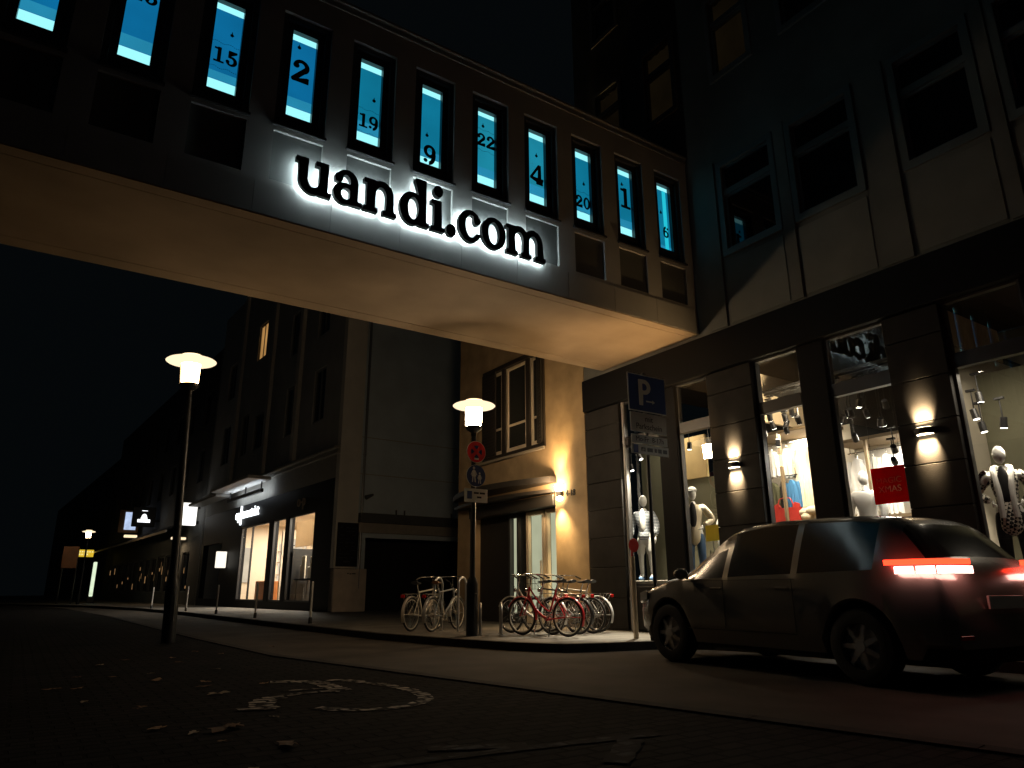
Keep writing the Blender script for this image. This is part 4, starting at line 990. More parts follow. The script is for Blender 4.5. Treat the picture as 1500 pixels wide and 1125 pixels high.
for a, c, z in ((-.05,.06,2.58),(.08,.20,2.58),(.02,.12,2.50)): b.box(LX+a,LX+c,LY-.109,LY-.106,z,z+.035)
b.build('worn_print', black_metal, t)
c = MB(); c.box(LX-.06,LX+.06,LY-.094,LY-.052,2.53,2.56); c.build('clamp', steel, t)

# parking sign on its own post
PX, PY = 8.14, 8.12
pk = thing('parking_sign', 'blue parking sign with arrow over white ticket plates on a thin post by the shop', 'parking sign', (PX, PY+.06, 0))
b = MB(); b.cyl((PX,PY+.06,0),(PX,PY+.06,4.25), .03, n=12); b.cyl((PX,PY+.06,4.25),(PX,PY+.06,4.27), .034, n=12); b.build('post', mat('galvanised post', (.07,.07,.072), .45, metal=.6), pk)
dim_w = mat('weathered sign white', (.68,.70,.68), .6); 
def plate(name, z0, z1, w, m, edge=None):
    b = MB(); b.bbox(PX-w/2, PX+w/2, PY-.01, PY+.004, z0, z1, .003); o = b.build(name, edge or m, pk)
    if edge: b = MB(); b.box(PX-w/2+.016, PX+w/2-.016, PY-.0135, PY-.0105, z0+.016, z1-.016); b.build('field', m, o)
    c = MB(); c.box(PX-.05,PX+.05,PY+.005,PY+.03,(z0+z1)/2-.02,(z0+z1)/2+.02); c.build('clamp', steel, o)
    return o
o = plate('parking_panel', 3.575, 4.205, .86*.98, mat('parking blue', (.014,.05,.24), .5), dim_w)
# the letter P and arrow as shapes
def Pfn(X, Y): return U(rc(0,0,.2,1.0), D(I(el(.30,.72,.32,.29), rc(.1,-BIG,BIG,BIG)), I(el(.28,.72,.15,.14), rc(.2,-BIG,BIG,BIG))), D(rc(.1,.43,.32,1.01), rc(.2,.58,.32,.86)))(X, Y)
lp = [[((p[0]-.31)*.44, (p[1]-.5)*.44) for p in l] for l in contour(Pfn, .75, 1.2, -.12)]
put_mesh('letter', curve_mesh('letter', lp, .002), basis((PX-.06, PY-.016, 3.90), (1,0,0), (0,0,1)), dim_w, o)
b = MB(); Pq = lambda u,v,d: (PX+u,PY-.015-d,3.76+v)
b.prism([(-.04,-.012),(.10,-.012),(.10,.012),(-.04,.012)], Pq, 0, .002); b.prism([(.10,-.035),(.16,0),(.10,.035)], Pq, 0, .002); b.build('arrow', dim_w, o)
o = plate('ticket_plate', 3.235, 3.55, .80, dim_w)
for tx, z in (('mit', 3.455), ('Parkschein', 3.325)): put_mesh('lettering', font_mesh('lettering', tx, .135, .002), basis((PX, PY-.0125, z), (1,0,0), (0,0,1)), black_metal, o)
o = plate('hours_plate', 3.045, 3.185, .80, dim_w); [put_mesh('lettering', font_mesh('lettering', tx, .115, .002), basis((PX+dx, PY-.0125, 3.115), (1,0,0), (0,0,1)), black_metal, o) for tx, dx in (('Mo-Fr', -.17), ('8-17h', .18))]
o = plate('duration_plate', 2.875, 3.028, .82, dim_w)
b = MB(); b.box(PX-.37,PX-.27,PY-.014,PY-.0105,2.885,3.018); b.build('disc_symbol', mat('parking blue', (.014,.05,.24), .5), o)
b = MB()
for q, wq in ((-.2,.09),(-.07,.12),(.09,.05),(.17,.08),(.28,.09)): b.box(PX+q,PX+q+wq,PY-.014,PY-.0105,2.92,2.985)
b.build('worn_print', black_metal, o)
# ------------------------------------------------------------------ bicycles
rubber = mat('tyre rubber', (.02,.02,.02), .8); chrome = mat('chrome', (.7,.7,.7), .18, metal=1.0); blackp = mat('black plastic', (.02,.02,.02), .5)
reflector = mat('red reflector', (.55,.015,.012), .2)
def make_bike(label, paint, kind, loc, heading, fender=None, rim=None, saddle_c=None, basket=False, rack=True):
    t = thing('bicycle', label, 'bicycle', loc, PI/2 - R(heading), 'bicycles parked around the lamp post')
    rr = .335; rx, fx = 0.0, 1.06; rim = rim or chrome
    bbx, bbz = .44, .29
    for x in (rx, fx):
        b = MB(); b.torus((x,0,rr), rr-.02, .021, 'y', 40, 8); w = b.build('wheel', rubber, t, True)
        b = MB(); b.torus((x,0,rr), rr-.047, .011, 'y', 40, 6); b.cyl((x,-.05,rr),(x,.05,rr), .022, n=10); b.build('rim', rim, w, True)
        b = MB()
        for k in range(18):
            a = 2*PI*k/18; s = .03 if k % 2 else -.03
            b.cyl((x+.02*math.cos(a+.7),s,rr+.02*math.sin(a+.7)),(x+(rr-.05)*math.cos(a),0,rr+(rr-.05)*math.sin(a)), .0024, n=4, cap=False)
        b.build('spokes', chrome, w)
    ht = (fx-.20, 0, .86) if kind != 'mtb' else (fx-.19,0,.84); hb = (fx-.155, 0, .66)
    st = (bbx-.19, 0, .80); bb = (bbx, 0, bbz)
    f = MB(); rt_ = .018
    f.cyl(bb, st, rt_, n=10); f.cyl(hb, ht, .021, n=10)
    if kind == 'step':
        f.tube(smooth([(hb[0]-.01,0,hb[2]+.05),(.72,0,.47),(.60,0,.35),bb], 6) and [(p[0],0,p[1]) for p in smooth([(hb[0]-.01,hb[2]+.05),(.75,.49),(.60,.36),(bb[0],bb[2])], 6)], .026, 10)
        f.tube([(p[0],0,p[1]) for p in smooth([(ht[0],ht[2]-.03),(.66,.60),(.50,.47),(.39,.42)], 6)], .015, 8)
    elif kind == 'mtb':
        f.cyl((ht[0],0,ht[2]-.02), (st[0]+.03,0,st[2]-.13), .019, n=10); f.cyl(hb, bb, .022, n=10)
    else:
        f.cyl((ht[0],0,ht[2]-.03), (st[0]+.01,0,st[2]-.03), .016, n=10); f.cyl(hb, bb, .019, n=10)
    for s in (-1, 1):
        f.cyl((bbx-.04,s*.03,bbz),(rx,s*.065,rr), .010, n=8); f.cyl((st[0]+.02,s*.02,st[2]-.09),(rx,s*.065,rr), .009, n=8)
    f.cyl((bbx,-.05,bbz),(bbx,.05,bbz), .026, n=10); f.build('frame', paint, t, True)
    f = MB()
    for s in (-1, 1): f.tube([(p[0],s*.055,p[1]) for p in smooth([(hb[0]+.01,hb[2]-.02),(fx-.08,.50),(fx,rr)], 4)], .013, 8)
    f.cyl((hb[0]+.01,-.06,hb[2]-.015),(hb[0]+.01,.06,hb[2]-.015), .014, n=8); f.build('fork', paint if kind != 'city' else chrome, t, True)
    hz = 1.04 if kind != 'mtb' else .98
    f = MB(); f.cyl(ht, (ht[0]-.03,0,hz), .013, n=8)
    if kind == 'mtb': f.tube([(ht[0]+.02,-.31,hz+.01),(ht[0]+.03,-.1,hz),(ht[0]+.03,.1,hz),(ht[0]+.02,.31,hz+.01)], .012, 8)
    else: f.tube(smooth3([(ht[0]-.22,-.28,hz-.01),(ht[0]-.10,-.27,hz+.04),(ht[0]+.03,-.12,hz+.05),(ht[0]+.03,.12,hz+.05),(ht[0]-.10,.27,hz+.04),(ht[0]-.22,.28,hz-.01)]), .011, 8)
    hbj = f.build('handlebar', chrome, t, True)
    f = MB()
    for s in (-1, 1):
        if kind == 'mtb': f.cyl((ht[0]+.02,s*.20,hz),(ht[0]+.02,s*.32,hz+.01), .017, n=8)
        else: f.cyl((ht[0]-.13,s*.276,hz+.033),(ht[0]-.25,s*.283,hz-.02), .017, n=8)
        f.tube([(ht[0]-.02,s*.2,hz),(ht[0]+.10,s*.14,hz-.06),(ht[0]+.02,s*.03,hz-.22)], .004, 5)
    f.build('grips', blackp, hbj)
    f = MB(); d = Vector(st)-Vector(bb); d.normalize(); sp = Vector(st)+d*.14
    f.cyl(st, sp, .013, n=8); f.build('seat_post', chrome, t, True)
    f = MB(); nseg = 12; vs = []
    prof = [(-.13,.085,.03),(-.10,.095,.035),(-.03,.075,.03),(.04,.04,.022),(.11,.022,.018),(.14,.012,.01)]
    for x, wd, h in prof:
        for k in range(nseg):
            a = 2*PI*k/nseg; vs.append((sp.x+x, wd*math.cos(a), sp.z+.02+h*math.sin(a)+(.012 if x < -.08 else 0)))
    f.add(vs, [(i*nseg+k,i*nseg+(k+1)%nseg,(i+1)*nseg+(k+1)%nseg,(i+1)*nseg+k) for i in range(len(prof)-1) for k in range(nseg)] + [tuple(range(nseg)), tuple((len(prof)-1)*nseg+k for k in range(nseg))])
    f.build('saddle', saddle_c or blackp, t, True)
    f = MB(); f.torus((bbx,-.055,bbz), .088, .006, 'y', 28, 6); f.cyl((bbx,-.075,bbz),(bbx+.12,-.08,bbz-.12), .010, n=6); f.cyl((bbx,.06,bbz),(bbx-.12,.075,bbz+.12), .010, n=6)
    for q in range(5):
        a = 2*PI*q/5; f.cyl((bbx,-.055,bbz),(bbx+.085*math.cos(a),-.055,bbz+.085*math.sin(a)), .006, n=5)
    f.tube([(bbx,-.055,bbz+.09),(rx,-.055,rr+.035),(rx-.035,-.055,rr),(rx,-.055,rr-.035),(bbx,-.055,bbz-.09)], .004, 5)
    cr = f.build('crankset', chrome, t, True)
    for x, y, z in ((bbx+.12,-.13,bbz-.12),(bbx-.12,.13,bbz+.12)):
        f = MB(); f.bbox(x-.045,x+.045,y-.045,y+.045,z-.012,z+.012,.004); f.build('pedal', blackp, cr)
    if kind != 'mtb':
        fm = fender or paint
        for x, a0, a1 in ((rx, 20, 205), (fx, 25, 190)):
            f = MB(); n = 22; vs = []
            for i in range(n+1):
                a = R(a0+(a1-a0)*i/n)
                for yy, rad in ((-.034,rr+.012),(-.018,rr+.024),(.018,rr+.024),(.034,rr+.012)):
                    vs.append((x+rad*math.cos(a), yy, rr+rad*math.sin(a)))
            f.add(vs, [(i*4+k,i*4+k+1,i*4+4+k+1,i*4+4+k) for i in range(n) for k in range(3)])
            for s in (-1,1):
                a = R(a1-25); f.cyl((x,s*.06,rr),(x+(rr+.018)*math.cos(a),s*.03,rr+(rr+.018)*math.sin(a)), .004, n=5)
            f.build('mudguard', fm, t, True, norm=False)
        if rack:
            f = MB()
            for s in (-1,1):
                f.tube([(rx+.28,s*.05,.735),(rx-.30,s*.06,.735),(rx-.32,s*.03,.735)], .007, 6); f.cyl((rx-.12,s*.06,.735),(rx,s*.07,rr), .006, n=6); f.cyl((rx-.28,s*.06,.735),(rx,s*.07,rr), .006, n=6)
            for q in range(4): f.cyl((rx+.2-.15*q,-.06,.735),(rx+.2-.15*q,.06,.735), .005, n=6)
            f.build('carrier', chrome, t, True)
        f = MB(); f.bbox(rx-.365,rx-.335,-.045,.045,.66,.72,.008); f.build('rear_light', reflector, t)
        f = MB(); f.lathe([(.02,-.03),(.04,0),(.038,.02)], (fx-.12,0,.80), 14, 'x'); f.build('headlamp', chrome, t, True)
    if basket:
        f = MB(); x0, x1, z0, zt = fx-.15, fx+.13, .82, 1.03
        for z in (z0, (z0+zt)/2, zt): f.tube([(x0,-.15,z),(x1,-.15,z),(x1,.15,z),(x0,.15,z)], .004, 5, closed=True)
        for k in range(7):
            y = -.15+.05*k; f.cyl((x1,y,z0),(x1,y,zt), .003, n=4); f.cyl((x0,y,z0),(x0,y,zt), .003, n=4); f.cyl((x0,y,z0),(x1,y,z0), .003, n=4)
        f.build('basket', blackp, t)
    f = MB(); f.cyl((bbx-.12,.07,bbz+.01),(bbx-.16,.20,.005), .009, n=6); f.build('kickstand', chrome, t)
    return t
def smooth3(pts, k=5):
    P = [Vector(p) for p in pts]; out = []
    for i in range(len(P)-1):
        p0, p1, p2, p3 = P[max(i-1,0)], P[i], P[i+1], P[min(i+2,len(P)-1)]
        for j in range(k):
            t = j/k; out.append(.5*((2*p1)+(-p0+p2)*t+(2*p0-5*p1+4*p2-p3)*t*t+(-p0+3*p1-3*p2+p3)*t**3))
    return out + [P[-1]]
bk_red = mat('red bicycle paint', (.52,.012,.02), .3, coat=.5); bk_sil = mat('silver bicycle paint', (.62,.60,.57), .3, metal=.5); bk_blk = mat('black bicycle paint', (.02,.02,.022), .3, coat=.5)
bk_cream = mat('cream bicycle paint', (.62,.56,.46), .35, coat=.4); bk_grey = mat('grey bicycle paint', (.25,.26,.27), .35, metal=.4); brown_l = mat('brown leather', (.16,.07,.03), .5)
def rot_from(rear, heading): return (rear[0], rear[1], 0.0)
make_bike('cream city bicycle at the left end of the row beside a steel hoop', bk_cream, 'city', (6.84,13.92,0), 58, fender=bk_cream, rim=bk_cream)
make_bike('grey city bicycle locked to the left hoop, second from the left', bk_grey, 'city', (7.06,13.42,0), 58, fender=bk_sil, rim=bk_cream, saddle_c=brown_l)
make_bike('silver step-through bicycle half hidden behind the red bicycle', bk_sil, 'step', (8.42,11.20,0), -13, fender=bk_sil)
make_bike('red step-through bicycle standing nearest the road', bk_red, 'step', (8.24,10.50,0), -16, fender=bk_red, rim=bk_cream)
make_bike('black city bicycle with a wire basket, just behind the red bicycle', bk_blk, 'city', (8.86,10.98,0), -14, fender=bk_blk, basket=True)
make_bike('dark mountain bicycle with raised saddle and no mudguards', bk_blk, 'mtb', (9.24,11.02,0), -12)
make_bike('silver city bicycle with pale mudguards at the right end of the row', bk_sil, 'city', (9.56,11.22,0), -14, fender=mat('white mudguard', (.7,.7,.7), .4))
def hoop(loc, w, h, heading, label, r=.024):
    t = thing('bicycle_stand', label, 'bicycle stand', loc, PI/2-R(heading), 'steel bicycle hoops')
    k = w/2; pts = [(-k,0,0),(-k,0,h-k)] + [(-k*math.cos(PI*i/12),0,h-k+k*math.sin(PI*i/12)) for i in range(1,12)] + [(k,0,h-k),(k,0,0)]
    b = MB(); b.tube(pts, r, 12); b.build('tube', steel, t, True)
    b = MB()
    for x in (-k,k): b.cyl((x,0,.0),(x,0,.012), .05, n=14)
    b.build('foot_plate', steel, t)
hoop((7.32,13.66,0), .32, 1.06, 58, 'tall steel hoop beside the grey bicycle')
hoop((7.66,13.26,0), .30, 1.06, 62, 'tall empty steel hoop left of the lamp post with signs')
hoop((7.36,12.05,0), .46, .56, 30, 'low steel hoop at the foot of the lamp post with signs')
hoop((7.76,11.95,0), .42, .56, 30, 'low steel hoop left of the red bicycle')

# ------------------------------------------------------------------ cars
def interp(x, tab): return float(np.interp(x, [a for a, _ in tab], [b for _, b in tab]))
def make_car(label, loc, heading, paint, tail_on=True, hot=True):
    t = thing('car', label, 'car', loc, PI/2-R(heading))
    zr_t = [(-2.13,.62),(-2.10,.86),(-2.06,.98),(-1.98,1.10),(-1.72,1.40),(-1.55,1.485),(-1.2,1.53),(-.3,1.56),(.25,1.525),(.5,1.45),(1.12,1.05),(1.25,1.01),(1.7,.93),(1.98,.82),(2.08,.70),(2.13,.52)]
    zb_t = [(-2.13,.60),(-2.10,.84),(-2.0,.96),(-1.6,1.0),(0,.97),(1.1,.94),(1.3,.91),(1.8,.80),(2.0,.70),(2.13,.50)]
    w_t = [(-2.13,.72),(-2.08,.79),(-1.9,.845),(-1.4,.88),(1.3,.88),(1.7,.85),(1.95,.77),(2.08,.66),(2.13,.56)]
    wr_t = [(-2.13,.66),(-2.0,.72),(-1.7,.62),(-1.2,.63),(.3,.625),(.5,.62),(1.15,.72),(1.4,.74),(1.9,.66),(2.13,.5)]
    WX = (-1.30, 1.32); sill = .25
    cuts = [-1.62,-1.50,-.66,-.58,.30,.38,.46,.84,1.12,-1.98,-1.70]
    xs = sorted(set([round(v,3) for v in list(np.linspace(-2.13,2.13,70)) + cuts]))
    rows = []
    for x in xs:
        zr, zb, w, wr = interp(x,zr_t), interp(x,zb_t), interp(x,w_t), interp(x,wr_t)
        zl = sill + (.10 if abs(x) > 1.85 else 0)
        for c in WX:
            if abs(x-c) < .385: zl = max(zl, .335+math.sqrt(.385**2-(x-c)**2))
        ze = zr - min(.07, (zr-zb)*.4); wb = w*.955
        P = [(w*.93,zl),(w*.985,max(zl+.015,.38)),(w,max(zl+.03,.58)),(w*.985,max(zl+.045,min(.80,zb-.05))),(wb,max(zb,zl+.06))]
        zb2 = P[4][1]; ze = max(ze, zb2+.005); zr = max(zr, ze+.005)
        P += [(wb+(wr-wb)*.30,zb2+(ze-zb2)*.34),(wb+(wr-wb)*.66,zb2+(ze-zb2)*.70),(wr,ze),(wr*.86,ze+(zr-ze)*.75),(wr*.5,zr),(0,zr+.004)]
        rows.append(P)
    m = len(rows[0]); full = []
    for x, P in zip(xs, rows): full.append([(x,y,z) for y,z in P] + [(x,-y,z) for y,z in P[-2::-1]])
    n = len(full[0]); body, gl = MB(), MB()
    allv = [v for r_ in full for v in r_]; bf, gf = [], []
    for i in range(len(xs)-1):
        xm = (xs[i]+xs[i+1])/2
        for k in range(n-1):
            kk = k if k < m-1 else n-2-k
            isg = False
            if kk in (4,5,6) and (-1.50 < xm < -.66 or -.58 < xm < .30 or (.38 < xm < .84 and kk in (4,5)) ): isg = True
            if kk in (7,8,9) and (.46 < xm < 1.12 or -1.98 < xm < -1.70): isg = True
            (gf if isg else bf).append((i*n+k,i*n+k+1,(i+1)*n+k+1,(i+1)*n+k))
    bf += [tuple(range(n-1,-1,-1)), tuple((len(xs)-1)*n+k for k in range(n))]
    def used(faces):
        mp = {}; vs = []; out = []
        for f in faces:
            q = []
            for i in f:
                if i not in mp: mp[i] = len(vs); vs.append(allv[i])
                q.append(mp[i])
            out.append(tuple(q))
        return vs, out
    body.add(*used(bf)); bo = body.build('body', paint, t, True)
    gl.add(*used(gf)); gl.build('window_glass', mat('car glass', (.006,.010,.011), .16, spec=.6), t, True)
    u = MB(); u.box(-1.95,1.95,-.66,.66,.20,.62); u.box(-.85,.88,-.80,.80,.21,.40); u.build('underbody', mat('car underside', (.01,.01,.01), .8), t)
    for sgn in (-1,1):
        s = MB(); y = sgn*.886
        for x in (-.62,.34): s.box(x-.004,x+.004,y-.004,y+.002,.42,.93)
        s.box(-.62,.95,y-.010,y-.004,.40,.408)
        s.box(-.66,.99,y-.004,y+.001,.925,.932); s.build('door_seam', blackp, t)
    for sgn in (-1,1):
        for x in (-.50,.46-.02):
            h = MB(); h.bbox(x-.09,x+.09,sgn*.895-.012,sgn*.895+.012,.83,.855,.006); h.build('door_handle', paint, t)
        mr = MB(); mr.ell((.92,sgn*.97,1.01),(.07,.10,.065),14,8); mr.cyl((.95,sgn*.85,.97),(.93,sgn*.92,1.0), .025, n=8); mr.build('mirror', paint, t, True)
        hl_ = MB(); pts = [(1.72,.84),(1.94,.775),(2.06,.67),(2.09,.55),(1.98,.58),(1.85,.70)]
        hl_.prism(pts, lambda a,b_,d: (a+.012,sgn*(b_+.012),.66+d+(2.1-a)*.16), 0, .11); hl_.build('headlight', mat('headlight lens', (.5,.5,.5), .08, metal=.6), t)
        tl = MB(); pts = [(-1.66,.885),(-1.90,.862),(-2.08,.80),(-2.135,.68),(-2.145,.42),(-2.10,.42),(-2.05,.70),(-1.9,.80),(-1.66,.84)]
        tl.prism(pts, lambda a,b_,d: (a,sgn*b_,d), 1.03, 1.075); to = tl.build('tail_light', emit('red tail light', (1,.035,.012), 5.0) if tail_on else reflector, t)
        if hot:
            ht_ = MB()
            for a0, a1 in (((-1.76,.882),(-1.92,.868)),((-1.95,.862),(-2.075,.812)),((-2.09,.795),(-2.143,.68)),((-2.147,.66),(-2.152,.44))):
                d = Vector((a1[0]-a0[0],a1[1]-a0[1])).normalized(); q = Vector((d.y,-d.x))*.03
                ht_.prism([a0,a1,(a1[0]+q.x+ (0.03 if q.x<=0 else 0),a1[1]-.03),(a0[0]+.03,a0[1]-.03)], lambda a,b_,d_: (a,sgn*b_,d_), .955, 1.015)
            ht_.build('brake_light', emit('hot brake light', (1,.45,.38), 9.0), to)
        rf_ = MB(); rf_.bbox(-2.14,-2.11,sgn*.62-.09,sgn*.62+.09,.42,.455,.004); rf_.build('reflector', reflector, t)
    pl = MB(); pl.bbox(-2.155,-2.135,-.26,.26,.66,.77,.003); pl.build('number_plate', white_s, t)
    pl = MB(); pl.bbox(2.115,2.14,-.26,.26,.42,.53,.003); pl.build('number_plate', white_s, t)
    gr_ = MB()
    for k in range(4): gr_.bbox(2.06,2.125,-.42,.42,.56+.03*k,.575+.03*k,.003)
    gr_.build('grille', blackp, t)
    wp = MB(); wp.cyl((1.20,-.30,1.04),(.72,.20,1.345), .008, n=5); wp.cyl((1.20,.25,1.04),(.76,.62,1.28), .008, n=5); wp.build('wipers', blackp, t)
    for x in WX:
        for sgn in (-1,1):
            y = sgn*.77
            b = MB(); b.lathe([(.20,-.10),(.27,-.105),(.315,-.095),(.332,-.06),(.332,.06),(.315,.095),(.27,.105),(.20,.10),(.20,-.10)], (x,y,.332), 36, 'y', False); wh = b.build('wheel', rubber, t, True)
            b = MB(); b.torus((x,y+sgn*.075,.332), .215, .016, 'y', 36, 6); b.cyl((x,y+sgn*.05,.332),(x,y+sgn*.095,.332), .05, n=16)
            for k in range(7):
                a = 2*PI*k/7; c_, s_ = math.cos(a), math.sin(a)
                b.add([(x+.04*c_-.028*s_,y+sgn*.09,.332+.04*s_+.028*c_),(x+.04*c_+.028*s_,y+sgn*.09,.332+.04*s_-.028*c_),(x+.21*c_+.018*s_,y+sgn*.075,.332+.21*s_-.018*c_),(x+.21*c_-.018*s_,y+sgn*.075,.332+.21*s_+.018*c_)], [(0,1,2,3)])
            b.cyl((x,y+sgn*.01,.332),(x,y+sgn*.02,.332), .2, n=30)
            b.build('rim', mat('alloy rim', (.6,.6,.6), .38, metal=.3), wh, True)
    return t
champ = mat('champagne car paint', (.29,.28,.26), .26, metal=.5, coat=.8)
hd8 = R(8); d8 = Vector((math.sin(hd8), math.cos(hd8))); r8 = Vector((d8.y,-d8.x))
hd8 = R(6); d8 = Vector((math.sin(hd8), math.cos(hd8))); r8 = Vector((d8.y,-d8.x)); cs_ = 1.09
c0 = Vector((6.85,3.35)) + d8*2.13*cs_ + r8*.88*cs_
car = make_car('large champagne hatchback with glowing red tail lights passing the fashion shop windows', (c0.x,c0.y,z_road), 6, champ)
car.scale = (cs_, cs_, cs_)

# ------------------------------------------------------------------ mannequins and clothes in the shop windows
def stripes(name, c1, c2, scale, axis='Z'):
    m = mat(name, c1, .85); nt = m.node_tree; w = nt.nodes.new('ShaderNodeTexWave'); w.bands_direction = axis; w.inputs['Scale'].default_value = scale; w.inputs['Distortion'].default_value = .5
    r = nt.nodes.new('ShaderNodeValToRGB'); r.color_ramp.elements[0].position = .45; r.color_ramp.elements[1].position = .55
    r.color_ramp.elements[0].color = (*c1,1); r.color_ramp.elements[1].color = (*c2,1); tc = nt.nodes.new('ShaderNodeTexCoord')
    nt.links.new(tc.outputs['Object'], w.inputs['Vector']); nt.links.new(w.outputs['Color'], r.inputs['Fac']); nt.links.new(r.outputs['Color'], nt.nodes['Principled BSDF'].inputs['Base Color']); return m
def checks(name, c1, c2, scale):
    m = mat(name, c1, .9); nt = m.node_tree; c = nt.nodes.new('ShaderNodeTexChecker'); c.inputs['Scale'].default_value = scale; c.inputs['Color1'].default_value = (*c1,1); c.inputs['Color2'].default_value = (*c2,1)
    tc = nt.nodes.new('ShaderNodeTexCoord'); mp = nt.nodes.new('ShaderNodeMapping'); mp.inputs['Rotation'].default_value = (.78,.6,.78)
    nt.links.new(tc.outputs['Object'], mp.inputs['Vector']); nt.links.new(mp.outputs['Vector'], c.inputs['Vector']); nt.links.new(c.outputs['Color'], nt.nodes['Principled BSDF'].inputs['Base Color']); return m
skin_w = mat('matt white mannequin', (.72,.72,.70), .5)
navy = stripes('navy white stripes', (.006,.010,.025), (.55,.60,.66), 10); whitec = mat('white cotton', (.74,.73,.70), .9, bump=.3, bscale=12); creamc = mat('cream wool', (.72,.63,.46), .95, bump=.4, bscale=30)
denim = mat('blue denim', (.10,.19,.36), .9, var=.3, scale=6); blackc = mat('black cloth', (.012,.012,.014), .9); knit = checks('black white knit', (.02,.02,.02), (.70,.66,.58), 26); olivec = mat('olive cloth', (.07,.07,.035), .9); bluec = mat('blue cloth', (.05,.18,.36), .9); greyc = mat('grey cap', (.30,.30,.28), .9)
def mannequin(label, loc, face, top, bottom, coat_len, arms='down', hat=None, inner=None, collar=None, shorts=False):
    t = thing('mannequin', label, 'mannequin', loc, face, 'mannequins in the fashion shop windows')
    el_ = {'down': ((.02,.285,1.13),(.10,.275,.90)), 'hip': ((-.10,.36,1.15),(.08,.20,1.02))}[arms]
    ch = [[(0,0,.93,.15,.115),(0,0,1.08,.125,.10),(.0,0,1.28,.155,.115),(0,0,1.44,.085,.08),(0,0,1.54,.052,.052)]]
    for s in (1,-1):
        e, w = el_
        ch.append([2,(0,s*.185,1.40,.066,.062),(e[0],s*e[1],e[2],.047,.045),(w[0],s*w[1],w[2],.032,.032)])
    for s in (1,-1): ch.append([0,(0,s*.10,.84,.105,.10),(.02,s*.11,.48,.062,.06),(-.02,s*.115,.10,.042,.04),(.10,s*.12,.045,.042,.032)])
    skin('body', ch, skin_w, t)
    h = MB(); h.ell((.015,0,1.67),(.098,.078,.125),20,14); h.build('head', skin_w, t, True)
    for s in (1,-1):
        e, w = el_; d = (Vector(w[:3])-Vector(e[:3])).normalized(); d = Vector((d.x, s*d.y, d.z)); p = Vector((w[0], s*w[1], w[2]))
        b = MB(); q = p + d*.06; b.ell(tuple(q), (.035,.018,.05), 10, 8)
        for k in range(4):
            o = q + Vector((-.024+.016*k, 0, 0)) + d*.03; L = (.065,.078,.072,.055)[k]; b.tube([o, o+d*L*.55, o+d*L*.9+Vector((.0,-s*.012,0))], .0085, 6, r2=.006)
        b.tube([q+Vector((.03,0,0)), q+Vector((.05,-s*.01,0))+d*.03, q+Vector((.05,-s*.015,0))+d*.055], .0095, 6, r2=.007)
        b.build('hand', skin_w, t, True)
    # top garment: torso plus sleeves
    z0 = coat_len
    c = [[(0,0,1.30,.185,.145),(0,0,1.08,.165,.14),(0,0,max(z0+.15,.95),.19,.155)] + ([(0,0,z0,.20,.165)] if z0 < .85 else [(0,0,.90,.19,.155)])]
    c.append([0,(0,0,1.43,.12,.11),(0,0,1.475,.085,.085)])
    for s in (1,-1):
        e, w = el_; c.append([0,(0,s*.19,1.405,.085,.082),(e[0],s*e[1],e[2],.075,.072),(w[0],s*w[1],w[2]+.02,.058,.056)])
    skin('jacket', c, top, t)
    if inner:
        b = MB(); b.ell((.115,0,1.20),(.06,.075,.30),14,10); b.build('shirt_front', inner, t, True)
    if collar:
        b = MB()
        for s in (1,-1): b.tube(smooth3([(-.07,s*.06,1.50),(.04,s*.10,1.47),(.13,s*.085,1.30),(.165,s*.075,1.08),(.17,s*.08,.80)]), .042, 8, r2=.035)
        b.build('collar', collar, t, True)
    lz = .52 if shorts else .12
    c = [[(0,0,.95,.155,.125),(0,0,.88,.15,.12)]]
    for s in (1,-1): c.append([1,(0,s*.10,.80,.112,.11),(.02,s*.112,.50,.082,.085)] + ([] if shorts else [(-.01,s*.115,.12,.068,.07)]))
    skin('trousers', c, bottom, t)
    for s in (1,-1):
        b = MB(); b.ell((.04,s*.118,.045),(.125,.045,.045),14,8); b.build('shoe', blackc if not shorts else denim, t, True)
    if hat:
        b = MB(); b.ell((.0,0,1.745),(.115,.095,.07),18,8); b.ell((.10,0,1.725),(.07,.075,.014),14,6); b.build('cap', hat, t, True)
    return t
mannequin('white mannequin in a navy striped jacket and pale trousers, leftmost in the shop windows', (11.05,11.32,.98), R(205), navy, whitec, .80, 'down', inner=whitec, shorts=True)
mannequin('mannequin in a cream coat, flat cap and blue jeans beside the yellow sign', (11.05,9.92,.98), R(215), creamc, denim, .62, 'hip', hat=greyc, inner=blackc)
mannequin('mannequin in a white jacket half hidden by the stone pillar, right of the yellow sign', (11.6,9.42,.845), R(200), whitec, blackc, .80)
mannequin('mannequin in a black and white patterned cardigan with pale collar at the right edge', (11.05,4.32,.90), R(200), knit, blackc, .55, 'hip', inner=blackc, collar=whitec)
mannequin('slim white dressed mannequin in front of the white coats near the red poster', (12.0,6.85,.98), R(190), whitec, whitec, .80, 'down')
